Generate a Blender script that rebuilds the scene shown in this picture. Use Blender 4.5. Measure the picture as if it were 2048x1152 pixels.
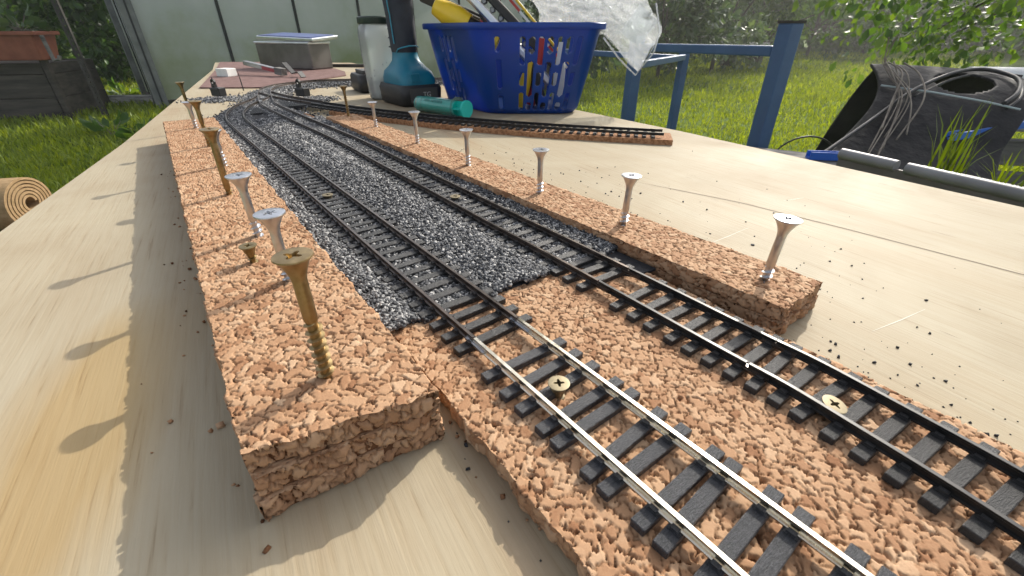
import bpy, math, random
import numpy as np
from mathutils import Vector, Matrix, Quaternion

for o in list(bpy.data.objects):
    bpy.data.objects.remove(o, do_unlink=True)
SC = bpy.context.scene
COL = SC.collection
R = math.radians
random.seed(7)
rng = np.random.default_rng(11)

# ------------------------------------------------------------------ camera, sky, sun, exposure
cam = bpy.data.cameras.new("camera")
cam.sensor_width = 36.0
cam.lens = 870.0 / 2048.0 * 36.0
cam.clip_start = 0.004
cam.clip_end = 500.0
camo = bpy.data.objects.new("camera", cam)
COL.objects.link(camo)
camo.location = (0, 0, 0.092)
camo.rotation_euler = (R(90) - math.atan(516.0 / 870.0), 0, 0)
SC.camera = camo
cam.dof.use_dof = True
cam.dof.focus_distance = 0.20
cam.dof.aperture_fstop = 60.0

SUN_AZ, SUN_EL = R(36.0), R(34.5)          # azimuth clockwise from +Y
world = bpy.data.worlds.new("World")
SC.world = world
world.use_nodes = True
wn = world.node_tree
wn.nodes.clear()
wo = wn.nodes.new("ShaderNodeOutputWorld")
wb = wn.nodes.new("ShaderNodeBackground")
ws = wn.nodes.new("ShaderNodeTexSky")
ws.sky_type = 'NISHITA'
ws.sun_disc = False
ws.sun_elevation = SUN_EL
ws.sun_rotation = SUN_AZ
ws.air_density = 0.8
ws.dust_density = 3.5
wb.inputs[1].default_value = 0.15
wh = wn.nodes.new("ShaderNodeHueSaturation")            # sky desaturated as a colour balance, so its fill is less blue
wh.inputs["Saturation"].default_value = 0.38
wn.links.new(ws.outputs[0], wh.inputs["Color"])
wn.links.new(wh.outputs[0], wb.inputs[0])
wn.links.new(wb.outputs[0], wo.inputs[0])

sl = bpy.data.lights.new("sun", 'SUN')
sl.energy = 2.5
sl.angle = R(0.55)
sl.color = (1.0, 0.93, 0.82)
so = bpy.data.objects.new("sun", sl)
COL.objects.link(so)
sdir = Vector((math.sin(SUN_AZ) * math.cos(SUN_EL), math.cos(SUN_AZ) * math.cos(SUN_EL), math.sin(SUN_EL)))
so.rotation_euler = sdir.to_track_quat('Z', 'Y').to_euler()
so.location = (2, 2, 3)

SC.view_settings.view_transform = 'Standard'
SC.view_settings.look = 'None'
SC.view_settings.gamma = 1.0
SC.view_settings.exposure = 1.04
SC.view_settings.use_curve_mapping = False

GZ = -0.75                                  # garden level, board top is z = 0

# ------------------------------------------------------------------ helpers
def tag(o, label=None, cat=None, group=None, kind=None):
    if label: o["label"] = label
    if cat: o["category"] = cat
    if group: o["group"] = group
    if kind: o["kind"] = kind
    return o

def empty(name, loc=(0, 0, 0), rz=0.0, label=None, cat=None, group=None):
    o = bpy.data.objects.new(name, None)
    o.empty_display_size = 0.02
    COL.objects.link(o)
    o.location = loc
    o.rotation_euler = (0, 0, rz)
    return tag(o, label, cat, group)

def link(name, me, mat=None, parent=None, smooth=False):
    o = bpy.data.objects.new(name, me)
    COL.objects.link(o)
    if mat is not None and len(me.materials) == 0: me.materials.append(mat)
    if smooth: me.shade_smooth()
    if parent is not None: o.parent = parent
    return o

def fast_mesh(name, V, quads=None, tris=None):
    """mesh from numpy arrays"""
    me = bpy.data.meshes.new(name)
    V = np.asarray(V, np.float32)
    me.vertices.add(len(V))
    me.vertices.foreach_set("co", V.ravel())
    loops, starts, tot = [], [], 0
    if quads is not None and len(quads):
        q = np.asarray(quads, np.int32)
        loops.append(q.ravel()); starts.append(np.arange(len(q)) * 4); tot = len(q) * 4
    if tris is not None and len(tris):
        t = np.asarray(tris, np.int32)
        loops.append(t.ravel()); starts.append(tot + np.arange(len(t)) * 3)
    loops = np.concatenate(loops); starts = np.concatenate(starts)
    me.loops.add(len(loops)); me.loops.foreach_set("vertex_index", loops.astype(np.int32))
    me.polygons.add(len(starts)); me.polygons.foreach_set("loop_start", starts.astype(np.int32))
    me.update(calc_edges=True)
    me.validate()
    return me

def set_col(me, C, name="tone"):
    a = me.color_attributes.new(name, 'FLOAT_COLOR', 'POINT')
    C = np.asarray(C, np.float32)
    if C.ndim == 1: C = np.stack([C, C, C], 1)
    a.data.foreach_set("color", np.concatenate([C, np.ones((len(C), 1), np.float32)], 1).ravel())

class MB:
    """collects shapes into one mesh"""
    def __init__(s): s.v, s.f = [], []
    def add(s, vs, fs):
        b = len(s.v); s.v += [tuple(a) for a in vs]; s.f += [tuple(b + i for i in f) for f in fs]; return s
    def box(s, c, d, rz=0.0, M=None):
        x, y, z = d[0] / 2, d[1] / 2, d[2] / 2
        vs = [Vector((a * x, b * y, e * z)) for a in (-1, 1) for b in (-1, 1) for e in (-1, 1)]
        m = M if M is not None else Matrix.Rotation(rz, 4, 'Z')
        vs = [Vector(c) + (m @ v) for v in vs]
        return s.add(vs, [(0, 1, 3, 2), (4, 6, 7, 5), (0, 4, 5, 1), (2, 3, 7, 6), (0, 2, 6, 4), (1, 5, 7, 3)])
    def prism(s, poly, z0, z1):
        n = len(poly)
        vs = [(p[0], p[1], z0) for p in poly] + [(p[0], p[1], z1) for p in poly]
        fs = [tuple(reversed(range(n))), tuple(range(n, 2 * n))] + [(i, (i + 1) % n, n + (i + 1) % n, n + i) for i in range(n)]
        return s.add(vs, fs)
    def tube(s, pts, r, n=10, cap=True):
        pts = [Vector(p) for p in pts]
        rr = r if isinstance(r, (list, tuple)) else [r] * len(pts)
        rings, prev = [], None
        for i, p in enumerate(pts):
            t = (pts[min(i + 1, len(pts) - 1)] - pts[max(i - 1, 0)]).normalized()
            if prev is None:
                a = t.orthogonal().normalized()
            else:
                a = (prev - t * prev.dot(t)).normalized()
            prev = a; b = t.cross(a)
            rings.append([p + (a * math.cos(k * 2 * math.pi / n) + b * math.sin(k * 2 * math.pi / n)) * rr[i] for k in range(n)])
        vs = [v for ring in rings for v in ring]
        fs = [(i * n + k, i * n + (k + 1) % n, (i + 1) * n + (k + 1) % n, (i + 1) * n + k) for i in range(len(pts) - 1) for k in range(n)]
        if cap:
            fs.append(tuple(reversed(range(n)))); fs.append(tuple(range((len(pts) - 1) * n, len(pts) * n)))
        return s.add(vs, fs)
    def lathe(s, prof, n=24, M=None, cap=True):
        m = M if M is not None else Matrix.Identity(4)
        vs = [m @ Vector((r * math.cos(k * 2 * math.pi / n), r * math.sin(k * 2 * math.pi / n), z)) for r, z in prof for k in range(n)]
        fs = [(i * n + k, i * n + (k + 1) % n, (i + 1) * n + (k + 1) % n, (i + 1) * n + k) for i in range(len(prof) - 1) for k in range(n)]
        if cap:
            if prof[0][0] > 1e-6: fs.append(tuple(reversed(range(n))))
            if prof[-1][0] > 1e-6: fs.append(tuple(range((len(prof) - 1) * n, len(prof) * n)))
        return s.add(vs, fs)
    def loft(s, secs, n=28, e=4.0, cap=True):
        """superellipse sections: (cx, cy, z, rx, ry[, exponent[, rot]])"""
        vs = []
        for q in secs:
            cx, cy, z, rx, ry = q[:5]; ee = q[5] if len(q) > 5 else e; ro = q[6] if len(q) > 6 else 0
            for k in range(n):
                a = k * 2 * math.pi / n; c, d = math.cos(a), math.sin(a)
                x = rx * math.copysign(abs(c) ** (2 / ee), c); y = ry * math.copysign(abs(d) ** (2 / ee), d)
                vs.append((cx + x * math.cos(ro) - y * math.sin(ro), cy + x * math.sin(ro) + y * math.cos(ro), z))
        m = len(secs)
        fs = [(i * n + k, i * n + (k + 1) % n, (i + 1) * n + (k + 1) % n, (i + 1) * n + k) for i in range(m - 1) for k in range(n)]
        if cap: fs += [tuple(reversed(range(n))), tuple(range((m - 1) * n, m * n))]
        return s.add(vs, fs)
    def mesh(s, name):
        me = bpy.data.meshes.new(name); me.from_pydata(s.v, [], s.f); me.update(); return me
    def build(s, name, mat, parent=None, smooth=False, bevel=0.0, seg=2, angle=35):
        o = link(name, s.mesh(name), mat, parent)
        if smooth:
            o.data.shade_smooth()
            if angle: o.data.set_sharp_from_angle(angle=R(angle))
        if bevel:
            b = o.modifiers.new("bevel", 'BEVEL'); b.width = bevel; b.segments = seg; b.limit_method = 'ANGLE'; b.angle_limit = R(40)
            b.harden_normals = False
        return o

def copy_tree(o, parent=None):
    c = o.copy(); COL.objects.link(c); c.parent = parent
    for ch in list(o.children): copy_tree(ch, c)
    return c

# ------------------------------------------------------------------ materials
def nmat(name, base=(.5, .5, .5), rough=.5, metal=0.0, spec=.5, **kw):
    m = bpy.data.materials.new(name); m.use_nodes = True
    nt = m.node_tree; b = nt.nodes["Principled BSDF"]
    b.inputs["Base Color"].default_value = (*base, 1); b.inputs["Roughness"].default_value = rough
    b.inputs["Metallic"].default_value = metal; b.inputs["Specular IOR Level"].default_value = spec
    for k, v in kw.items():
        b.inputs[k.replace("_", " ")].default_value = v
    return m, nt, b

def N(nt, t, **kw):
    n = nt.nodes.new("ShaderNode" + t)
    for k, v in kw.items():
        if k in n.inputs: n.inputs[k].default_value = v
        else: setattr(n, k, v)
    return n

def ramp(nt, stops):
    n = nt.nodes.new("ShaderNodeValToRGB"); e = n.color_ramp.elements
    while len(e) < len(stops): e.new(0.5)
    for i, (p, c) in enumerate(stops):
        e[i].position = p; e[i].color = (*c, 1) if len(c) == 3 else c
    return n

def varied(name, c0, c1, rough=.5, scale=20.0, detail=5, metal=0.0, spec=.5, bump=0.0, bscale=None, bdist=.001, stretch=(1, 1, 1), lo=.35, hi=.68, rvar=0.0, **kw):
    m, nt, b = nmat(name, c0, rough, metal, spec, **kw)
    L = nt.links
    tc = N(nt, "TexCoord"); mp = N(nt, "Mapping"); mp.inputs["Scale"].default_value = stretch
    L.new(tc.outputs["Object"], mp.inputs[0])
    no = N(nt, "TexNoise", Scale=scale, Detail=detail, Roughness=.6); L.new(mp.outputs[0], no.inputs["Vector"])
    r = ramp(nt, [(lo, c0), (hi, c1)]); L.new(no.outputs["Fac"], r.inputs[0]); L.new(r.outputs[0], b.inputs["Base Color"])
    if rvar:
        mr = N(nt, "MapRange"); mr.inputs[3].default_value = rough - rvar; mr.inputs[4].default_value = rough + rvar
        mr.inputs[1].default_value = .3; mr.inputs[2].default_value = .7
        L.new(no.outputs["Fac"], mr.inputs[0]); L.new(mr.outputs[0], b.inputs["Roughness"])
    if bump:
        n2 = N(nt, "TexNoise", Scale=bscale or scale * 3, Detail=4); L.new(mp.outputs[0], n2.inputs["Vector"])
        bp = N(nt, "Bump", Strength=bump, Distance=bdist); L.new(n2.outputs["Fac"], bp.inputs["Height"]); L.new(bp.outputs[0], b.inputs["Normal"])
    return m

def attr_mat(name, stops, rough=.8, spec=.3, nscale=900, namp=.25, bump=.3, bdist=.0002, translucent=0.0):
    """colour from the per-piece 'tone' attribute through a ramp, with fine grain"""
    m, nt, b = nmat(name, (.5, .5, .5), rough, 0, spec); L = nt.links
    at = N(nt, "Attribute"); at.attribute_name = "tone"
    tc = N(nt, "TexCoord"); no = N(nt, "TexNoise", Scale=nscale, Detail=4); L.new(tc.outputs["Object"], no.inputs["Vector"])
    ad = N(nt, "Math", operation='MULTIPLY_ADD'); ad.inputs[1].default_value = namp; L.new(no.outputs["Fac"], ad.inputs[0])
    sb = N(nt, "Math", operation='SUBTRACT'); sb.inputs[1].default_value = namp / 2
    L.new(at.outputs["Fac"], ad.inputs[2]); L.new(ad.outputs[0], sb.inputs[0])
    r = ramp(nt, stops); L.new(sb.outputs[0], r.inputs[0]); L.new(r.outputs[0], b.inputs["Base Color"])
    if bump:
        bp = N(nt, "Bump", Strength=bump, Distance=bdist); L.new(no.outputs["Fac"], bp.inputs["Height"]); L.new(bp.outputs[0], b.inputs["Normal"])
    if translucent:
        tr = N(nt, "BsdfTranslucent"); mx = N(nt, "MixShader", Fac=translucent)
        hs = N(nt, "HueSaturation", Hue=.475, Saturation=1.15, Value=1.7); L.new(r.outputs[0], hs.inputs["Color"]); L.new(hs.outputs[0], tr.inputs["Color"])
        out = nt.nodes["Material Output"]
        L.new(b.outputs[0], mx.inputs[1]); L.new(tr.outputs[0], mx.inputs[2]); L.new(mx.outputs[0], out.inputs["Surface"])
    return m

M = {}
M['cork'] = attr_mat('cork', [(0.0, (.075, .032, .014)), (.22, (.225, .110, .054)), (.55, (.355, .210, .118)), (1.0, (.48, .33, .21))], rough=.85, spec=.2, nscale=2600, namp=.22, bump=.35, bdist=.00015)
M['cork_plain'] = varied('cork_plain', (.20, .095, .045), (.37, .205, .11), rough=.9, scale=420, spec=.15, bump=.5, bscale=500, bdist=.0006, lo=.38, hi=.6)
M['stone'] = attr_mat('stone', [(0.0, (.010, .011, .013)), (.40, (.042, .044, .049)), (.72, (.13, .133, .138)), (1.0, (.36, .355, .345))], rough=.75, spec=.3, nscale=1800, namp=.15, bump=0)
M['rail_silver'] = varied('rail_silver', (.66, .60, .48), (.80, .75, .64), rough=.26, scale=200, metal=1.0, stretch=(1, 1, 1), rvar=.08)
M['rail_dark'] = varied('rail_dark', (.10, .085, .075), (.17, .14, .12), rough=.34, scale=160, metal=.9, rvar=.1)
M['rail_black'] = varied('rail_black', (.022, .022, .022), (.04, .038, .036), rough=.4, scale=180, metal=.6, rvar=.08)
M['zinc'] = varied('zinc', (.50, .51, .53), (.58, .59, .61), rough=.32, scale=500, metal=1.0, rvar=.03)
M['brass'] = varied('brass', (.26, .185, .085), (.37, .28, .15), rough=.42, scale=500, metal=1.0, rvar=.1)
M['brass_pale'] = varied('brass_pale', (.20, .17, .115), (.29, .25, .17), rough=.6, scale=500, metal=1.0, rvar=.08)
M['brass_dark'] = varied('brass_dark', (.20, .15, .07), (.34, .27, .14), rough=.4, scale=500, metal=1.0, rvar=.1)

def sleeper_mat(name, c0, c1, rough):
    m, nt, b = nmat(name, c0, rough, 0, .5); L = nt.links
    tc = N(nt, "TexCoord"); mp = N(nt, "Mapping"); mp.inputs["Scale"].default_value = (900, 3200, 900)
    L.new(tc.outputs["Object"], mp.inputs[0])
    oi = N(nt, "ObjectInfo"); va = N(nt, "VectorMath", operation='ADD'); L.new(mp.outputs[0], va.inputs[0])
    sc = N(nt, "Math", operation='MULTIPLY'); sc.inputs[1].default_value = 50; L.new(oi.outputs["Random"], sc.inputs[0]); L.new(sc.outputs[0], va.inputs[1])
    no = N(nt, "TexNoise", Scale=1.0, Detail=5, Roughness=.7); L.new(va.outputs[0], no.inputs["Vector"])
    r = ramp(nt, [(.35, c0), (.7, c1)]); L.new(no.outputs["Fac"], r.inputs[0]); L.new(r.outputs[0], b.inputs["Base Color"])
    bp = N(nt, "Bump", Strength=1.0, Distance=.0005); L.new(no.outputs["Fac"], bp.inputs["Height"]); L.new(bp.outputs[0], b.inputs["Normal"])
    return m
M['sleeper_grey'] = sleeper_mat('sleeper_grey', (.011, .012, .015), (.065, .068, .076), .34)
M['sleeper_black'] = sleeper_mat('sleeper_black', (.012, .012, .013), (.03, .03, .03), .38)

def plywood():
    m, nt, b = nmat('plywood', (.6, .5, .35), .5, 0, .08); L = nt.links
    tc = N(nt, "TexCoord"); mp = N(nt, "Mapping"); mp.inputs["Rotation"].default_value = (0, 0, R(-31)); 
    L.new(tc.outputs["Object"], mp.inputs[0])
    st = N(nt, "Mapping"); st.inputs["Scale"].default_value = (1, .035, 1); L.new(mp.outputs[0], st.inputs[0])
    fine = N(nt, "TexNoise", Scale=620, Detail=6, Roughness=.65); L.new(st.outputs[0], fine.inputs["Vector"])
    st2 = N(nt, "Mapping"); st2.inputs["Scale"].default_value = (1, .16, 1); L.new(mp.outputs[0], st2.inputs[0])
    broad = N(nt, "TexNoise", Scale=16, Detail=4, Roughness=.55, Distortion=.8); L.new(st2.outputs[0], broad.inputs["Vector"])
    blot = N(nt, "TexNoise", Scale=7, Detail=5, Roughness=.6, Distortion=1.2); L.new(tc.outputs["Object"], blot.inputs["Vector"])
    r1 = ramp(nt, [(.26, (.30, .215, .140)), (.40, (.335, .278, .188)), (.60, (.358, .314, .226))]); L.new(broad.outputs["Fac"], r1.inputs[0])
    r2 = ramp(nt, [(.30, (.50, .38, .27)), (.40, (.90, .86, .80)), (.55, (1, 1, 1))]); L.new(fine.outputs["Fac"], r2.inputs[0])
    mu = N(nt, "Mix", data_type='RGBA', blend_type='MULTIPLY'); mu.inputs[0].default_value = .5
    L.new(r1.outputs[0], mu.inputs[6]); L.new(r2.outputs[0], mu.inputs[7])
    r3 = ramp(nt, [(.40, (1, 1, 1)), (.52, (.95, .94, .94)), (.70, (.83, .79, .76))]); L.new(blot.outputs["Fac"], r3.inputs[0])
    mu2 = N(nt, "Mix", data_type='RGBA', blend_type='MULTIPLY'); mu2.inputs[0].default_value = .8
    L.new(mu.outputs[2], mu2.inputs[6]); L.new(r3.outputs[0], mu2.inputs[7])
    # amber heartwood stain in the left-hand veneer
    gd = N(nt, "Mapping"); gd.vector_type = 'POINT'; gd.inputs["Location"].default_value = (.045, .175, 0)
    vm = N(nt, "VectorMath", operation='SUBTRACT'); vm.inputs[1].default_value = (-.117, .082, 0); L.new(tc.outputs["Object"], vm.inputs[0])
    rt = N(nt, "Mapping"); rt.inputs["Rotation"].default_value = (0, 0, R(-24)); L.new(vm.outputs[0], rt.inputs[0])
    s2 = N(nt, "VectorMath", operation='MULTIPLY'); s2.inputs[1].default_value = (38, 11, 0); L.new(rt.outputs[0], s2.inputs[0])
    wob = N(nt, "TexNoise", Scale=45, Detail=4); L.new(st2.outputs[0], wob.inputs["Vector"])
    ln = N(nt, "VectorMath", operation='LENGTH'); L.new(s2.outputs[0], ln.inputs[0])
    aw = N(nt, "Math", operation='MULTIPLY_ADD'); aw.inputs[1].default_value = 1.3; L.new(wob.outputs["Fac"], aw.inputs[0]); L.new(ln.outputs["Value"], aw.inputs[2])
    r4 = ramp(nt, [(.0, (0, 0, 0)), (.48, (.9, .9, .9)), (.78, (0, 0, 0))])
    dv = N(nt, "Math", operation='DIVIDE'); dv.inputs[1].default_value = 2.4; L.new(aw.outputs[0], dv.inputs[0])
    r4 = ramp(nt, [(.42, (.85, .85, .85)), (.68, (0, 0, 0))]); L.new(dv.outputs[0], r4.inputs[0])
    mx = N(nt, "Mix", data_type='RGBA', blend_type='MULTIPLY'); L.new(r4.outputs[0], mx.inputs[0])
    L.new(mu2.outputs[2], mx.inputs[6]); mx.inputs[7].default_value = (.93, .78, .54, 1)
    L.new(mx.outputs[2], b.inputs["Base Color"])
    bp = N(nt, "Bump", Strength=.35, Distance=.0006); L.new(fine.outputs["Fac"], bp.inputs["Height"]); L.new(bp.outputs[0], b.inputs["Normal"])
    mr = N(nt, "MapRange"); mr.inputs[1].default_value = .3; mr.inputs[2].default_value = .7; mr.inputs[3].default_value = .52; mr.inputs[4].default_value = .68
    L.new(blot.outputs["Fac"], mr.inputs[0]); L.new(mr.outputs[0], b.inputs["Roughness"])
    return m
M['plywood'] = plywood()
M['timber'] = varied('timber', (.36, .25, .15), (.5, .37, .24), rough=.7, scale=12, stretch=(1, 1, .1))
M['crack'] = nmat('crack', (.09, .055, .03), .9)[0]
M['maroon'] = varied('maroon', (.13, .078, .07), (.20, .125, .112), rough=.85, scale=60, spec=.2, bump=.6, bscale=900, bdist=.0006)
M['blue_plastic'] = varied('blue_plastic', (.003, .038, .16), (.005, .05, .21), rough=.34, scale=14, spec=.5, bump=.12, bscale=60, bdist=.001)
_nt = M['blue_plastic'].node_tree; _b = _nt.nodes["Principled BSDF"]; _t = N(_nt, "BsdfTranslucent"); _t.inputs[0].default_value = (.01, .16, .75, 1); _m = N(_nt, "MixShader", Fac=.26)
_nt.links.new(_b.outputs[0], _m.inputs[1]); _nt.links.new(_t.outputs[0], _m.inputs[2]); _nt.links.new(_m.outputs[0], _nt.nodes["Material Output"].inputs[0])
M['teal'] = varied('teal', (.0, .13, .20), (.0, .17, .245), rough=.42, scale=30, bump=.2, bscale=900, bdist=.0002)
M['rubber_dark'] = varied('rubber_dark', (.010, .014, .024), (.02, .026, .038), rough=.6, scale=60, bump=.5, bscale=900, bdist=.0004)
M['black_plastic'] = varied('black_plastic', (.008, .008, .009), (.018, .018, .018), rough=.48, scale=40, bump=.25, bscale=1200, bdist=.0002)
M['grey_plastic'] = varied('grey_plastic', (.045, .045, .042), (.07, .068, .06), rough=.55, scale=40)
M['light_teal'] = nmat('light_teal', (.03, .27, .38), .5)[0]
M['print_white'] = nmat('print_white', (.45, .45, .43), .6)[0]
M['print_dark'] = nmat('print_dark', (.004, .04, .04), .6)[0]
M['yellow'] = varied('yellow', (.72, .47, .01), (.80, .55, .03), rough=.35, scale=40)
M['red'] = nmat('red', (.42, .03, .025), .45)[0]
M['red_dull'] = nmat('red_dull', (.30, .045, .05), .6)[0]
M['white_paint'] = varied('white_paint', (.62, .62, .58), (.74, .74, .70), rough=.6, scale=60)
M['tin'] = varied('tin', (.11, .10, .095), (.18, .165, .155), rough=.38, scale=18, metal=.85, rvar=.08)
M['tin_bright'] = varied('tin_bright', (.55, .57, .60), (.7, .72, .75), rough=.3, scale=30, metal=1.0)
M['steel_grey'] = varied('steel_grey', (.22, .22, .22), (.36, .36, .35), rough=.42, scale=60, metal=.8, rvar=.1)
M['ink_blue'] = nmat('ink_blue', (.02, .05, .18), .4)[0]
M['wood_grey'] = varied('wood_grey', (.07, .066, .062), (.20, .19, .175), rough=.85, scale=9, detail=8, stretch=(.25, 2.5, 2.5), bump=.8, bscale=40, bdist=.004)
M['wood_pale'] = varied('wood_pale', (.20, .20, .19), (.52, .50, .46), rough=.85, scale=16, detail=8, stretch=(.35, 2.5, 2.5), bump=.8, bscale=60, bdist=.003, lo=.4, hi=.62)
M['wood_old'] = varied('wood_old', (.030, .027, .022), (.085, .075, .060), rough=.9, scale=6, detail=8, stretch=(.4, 1, 3), bump=.8, bscale=40, bdist=.004)  # base colour darkened to carry the shade over the raised bed
M['terracotta'] = varied('terracotta', (.20, .062, .036), (.29, .10, .058), rough=.75, scale=7, detail=7, bump=.4, bscale=60, bdist=.003)
M['soil'] = varied('soil', (.03, .02, .013), (.07, .05, .033), rough=.95, scale=40, bump=1.0, bscale=70, bdist=.01)
M['blue_steel'] = varied('blue_steel', (.028, .072, .165), (.045, .105, .215), rough=.42, scale=11, detail=7, spec=.5, bump=.3, bscale=60, bdist=.001, lo=.3, hi=.7)
M['blue_strip'] = nmat('blue_strip', (.012, .10, .46), .4)[0]
M['black_rubber'] = varied('black_rubber', (.006, .006, .0075), (.022, .022, .024), rough=.75, spec=.3, scale=7, detail=8, bump=.8, bscale=26, bdist=.008)
M['black_cable'] = nmat('black_cable', (.012, .012, .013), .5)[0]
M['cord'] = nmat('cord', (.36, .42, .42), .8)[0]
M['dry_stem'] = varied('dry_stem', (.12, .10, .08), (.24, .21, .17), rough=.85, scale=50)
M['white_pipe'] = varied('white_pipe', (.55, .56, .55), (.70, .71, .70), rough=.45, scale=8, detail=6)
M['grey_sheet'] = varied('grey_sheet', (.075, .068, .062), (.13, .12, .115), rough=.6, scale=10, detail=6)
M['grey_lip'] = varied('grey_lip', (.15, .15, .155), (.22, .22, .225), rough=.5, scale=14, detail=6)
M['bark'] = varied('bark', (.035, .028, .022), (.09, .075, .06), rough=.95, scale=18, stretch=(1, 1, .2), bump=1.0, bscale=40, bdist=.01)
M['dark_steel'] = varied('dark_steel', (.028, .027, .024), (.065, .06, .05), rough=.6, scale=20, metal=.3)
M['felt'] = varied('felt', (.25, .17, .085), (.36, .25, .14), rough=.95, scale=60, spec=.1, bump=.6, bscale=400, bdist=.002)
M['frame_alu'] = varied('frame_alu', (.10, .11, .105), (.19, .20, .19), rough=.6, scale=6)
M['seam'] = nmat('seam', (.018, .022, .022), .7)[0]
M['clear_green_lid'] = varied('clear_green_lid', (.012, .028, .022), (.02, .04, .03), rough=.4, scale=30)
M['leaf'] = attr_mat('leaf', [(0.0, (.018, .05, .010)), (.5, (.045, .105, .018)), (1.0, (.095, .165, .028))], rough=.45, spec=.4, nscale=40, namp=.2, bump=0, translucent=.42)
M['leaf_grey'] = attr_mat('leaf_grey', [(0.0, (.022, .048, .020)), (.5, (.05, .095, .036)), (1.0, (.10, .155, .05))], rough=.42, spec=.5, nscale=40, namp=.2, bump=0, translucent=.30)
M['grass'] = attr_mat('grass', [(0.0, (.06, .10, .009)), (.5, (.15, .215, .022)), (1.0, (.25, .31, .045))], rough=.5, spec=.35, nscale=12, namp=.3, bump=0, translucent=.40)

def glass_like(name, col, rough, diff, dcol, fac_t):
    """thin clear plastic or glass sheet: see-through, gloss and a little milk"""
    m = bpy.data.materials.new(name); m.use_nodes = True; nt = m.node_tree; nt.nodes.clear(); L = nt.links
    out = N(nt, "OutputMaterial"); tr = N(nt, "BsdfTransparent"); tr.inputs[0].default_value = (*col, 1)
    gl = N(nt, "BsdfGlossy", Roughness=rough); di = N(nt, "BsdfDiffuse"); di.inputs[0].default_value = (*dcol, 1)
    tl = N(nt, "BsdfTranslucent"); tl.inputs[0].default_value = (*dcol, 1)
    m0 = N(nt, "MixShader", Fac=.6); L.new(di.outputs[0], m0.inputs[1]); L.new(tl.outputs[0], m0.inputs[2])
    m1 = N(nt, "MixShader", Fac=diff); L.new(tr.outputs[0], m1.inputs[1]); L.new(m0.outputs[0], m1.inputs[2])
    fr = N(nt, "LayerWeight", Blend=fac_t); m2 = N(nt, "MixShader"); L.new(fr.outputs["Fresnel"], m2.inputs[0])
    L.new(m1.outputs[0], m2.inputs[1]); L.new(gl.outputs[0], m2.inputs[2]); L.new(m2.outputs[0], out.inputs[0])
    return m, nt, (di, tl, m1)
M['bag'] = glass_like('bag', (.95, .97, .98), .12, .24, (.92, .94, .96), .40)[0]
M['jar_glass'] = glass_like('jar_glass', (.95, .97, .96), .06, .5, (.85, .88, .87), .35)[0]
M['barrel_clear'] = glass_like('barrel_clear', (.90, 1.0, .98), .12, .16, (.60, .95, .90), .35)[0]
M['plunger'] = nmat('plunger', (.006, .46, .38), .4)[0]

def pane_mat():
    m, nt, (di, tl, m1) = glass_like('frosted_pane', (.85, .92, .88), .35, .86, (.40, .45, .42), .25); L = nt.links
    tc = N(nt, "TexCoord"); no = N(nt, "TexNoise", Scale=1.3, Detail=6, Roughness=.6); L.new(tc.outputs["Object"], no.inputs["Vector"])
    sx = N(nt, "SeparateXYZ"); L.new(tc.outputs["Object"], sx.inputs[0])
    mr = N(nt, "MapRange"); mr.inputs[1].default_value = .1; mr.inputs[2].default_value = 1.25; mr.inputs[3].default_value = .42; mr.inputs[4].default_value = 0; L.new(sx.outputs[2], mr.inputs[0])
    ad = N(nt, "Math", operation='ADD'); L.new(no.outputs["Fac"], ad.inputs[0]); L.new(mr.outputs[0], ad.inputs[1])
    r = ramp(nt, [(.40, (.86, .88, .87)), (.62, (.76, .80, .76)), (.95, (.48, .54, .32))]); L.new(ad.outputs[0], r.inputs[0])
    L.new(r.outputs[0], di.inputs[0]); L.new(r.outputs[0], tl.inputs[0])
    return m
M['pane'] = pane_mat()

def ground_mat():
    m, nt, b = nmat('lawn_soil', (.05, .08, .015), .95, 0, .1); L = nt.links
    tc = N(nt, "TexCoord"); no = N(nt, "TexNoise", Scale=2.5, Detail=9, Roughness=.7); L.new(tc.outputs["Object"], no.inputs["Vector"])
    r = ramp(nt, [(.3, (.035, .055, .010)), (.5, (.08, .13, .016)), (.7, (.12, .18, .024))]); L.new(no.outputs["Fac"], r.inputs[0]); L.new(r.outputs[0], b.inputs["Base Color"])
    n2 = N(nt, "TexNoise", Scale=60, Detail=4); L.new(tc.outputs["Object"], n2.inputs["Vector"])
    bp = N(nt, "Bump", Strength=1.0, Distance=.03); L.new(n2.outputs["Fac"], bp.inputs["Height"]); L.new(bp.outputs[0], b.inputs["Normal"])
    return m
M['ground'] = ground_mat()

# ------------------------------------------------------------------ garden ground
def build_ground():
    n = 60
    g = np.concatenate([-np.geomspace(60, .5, n), np.geomspace(.5, 60, n)])
    X, Y = np.meshgrid(g, g); Z = GZ + .02 * np.sin(X * 1.3 + .6) * np.cos(Y * 1.1)
    V = np.stack([X, Y, Z], -1).reshape(-1, 3); k = len(g)
    i, j = np.meshgrid(np.arange(k - 1), np.arange(k - 1)); a = (j * k + i).ravel()
    me = fast_mesh("ground", V, quads=np.stack([a, a + 1, a + k + 1, a + k], 1))
    tag(link("ground", me, M['ground'], smooth=True), kind="structure")
build_ground()

def ground_z(x, y): return GZ + .02 * np.sin(x * 1.3 + .6) * np.cos(y * 1.1)

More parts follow.
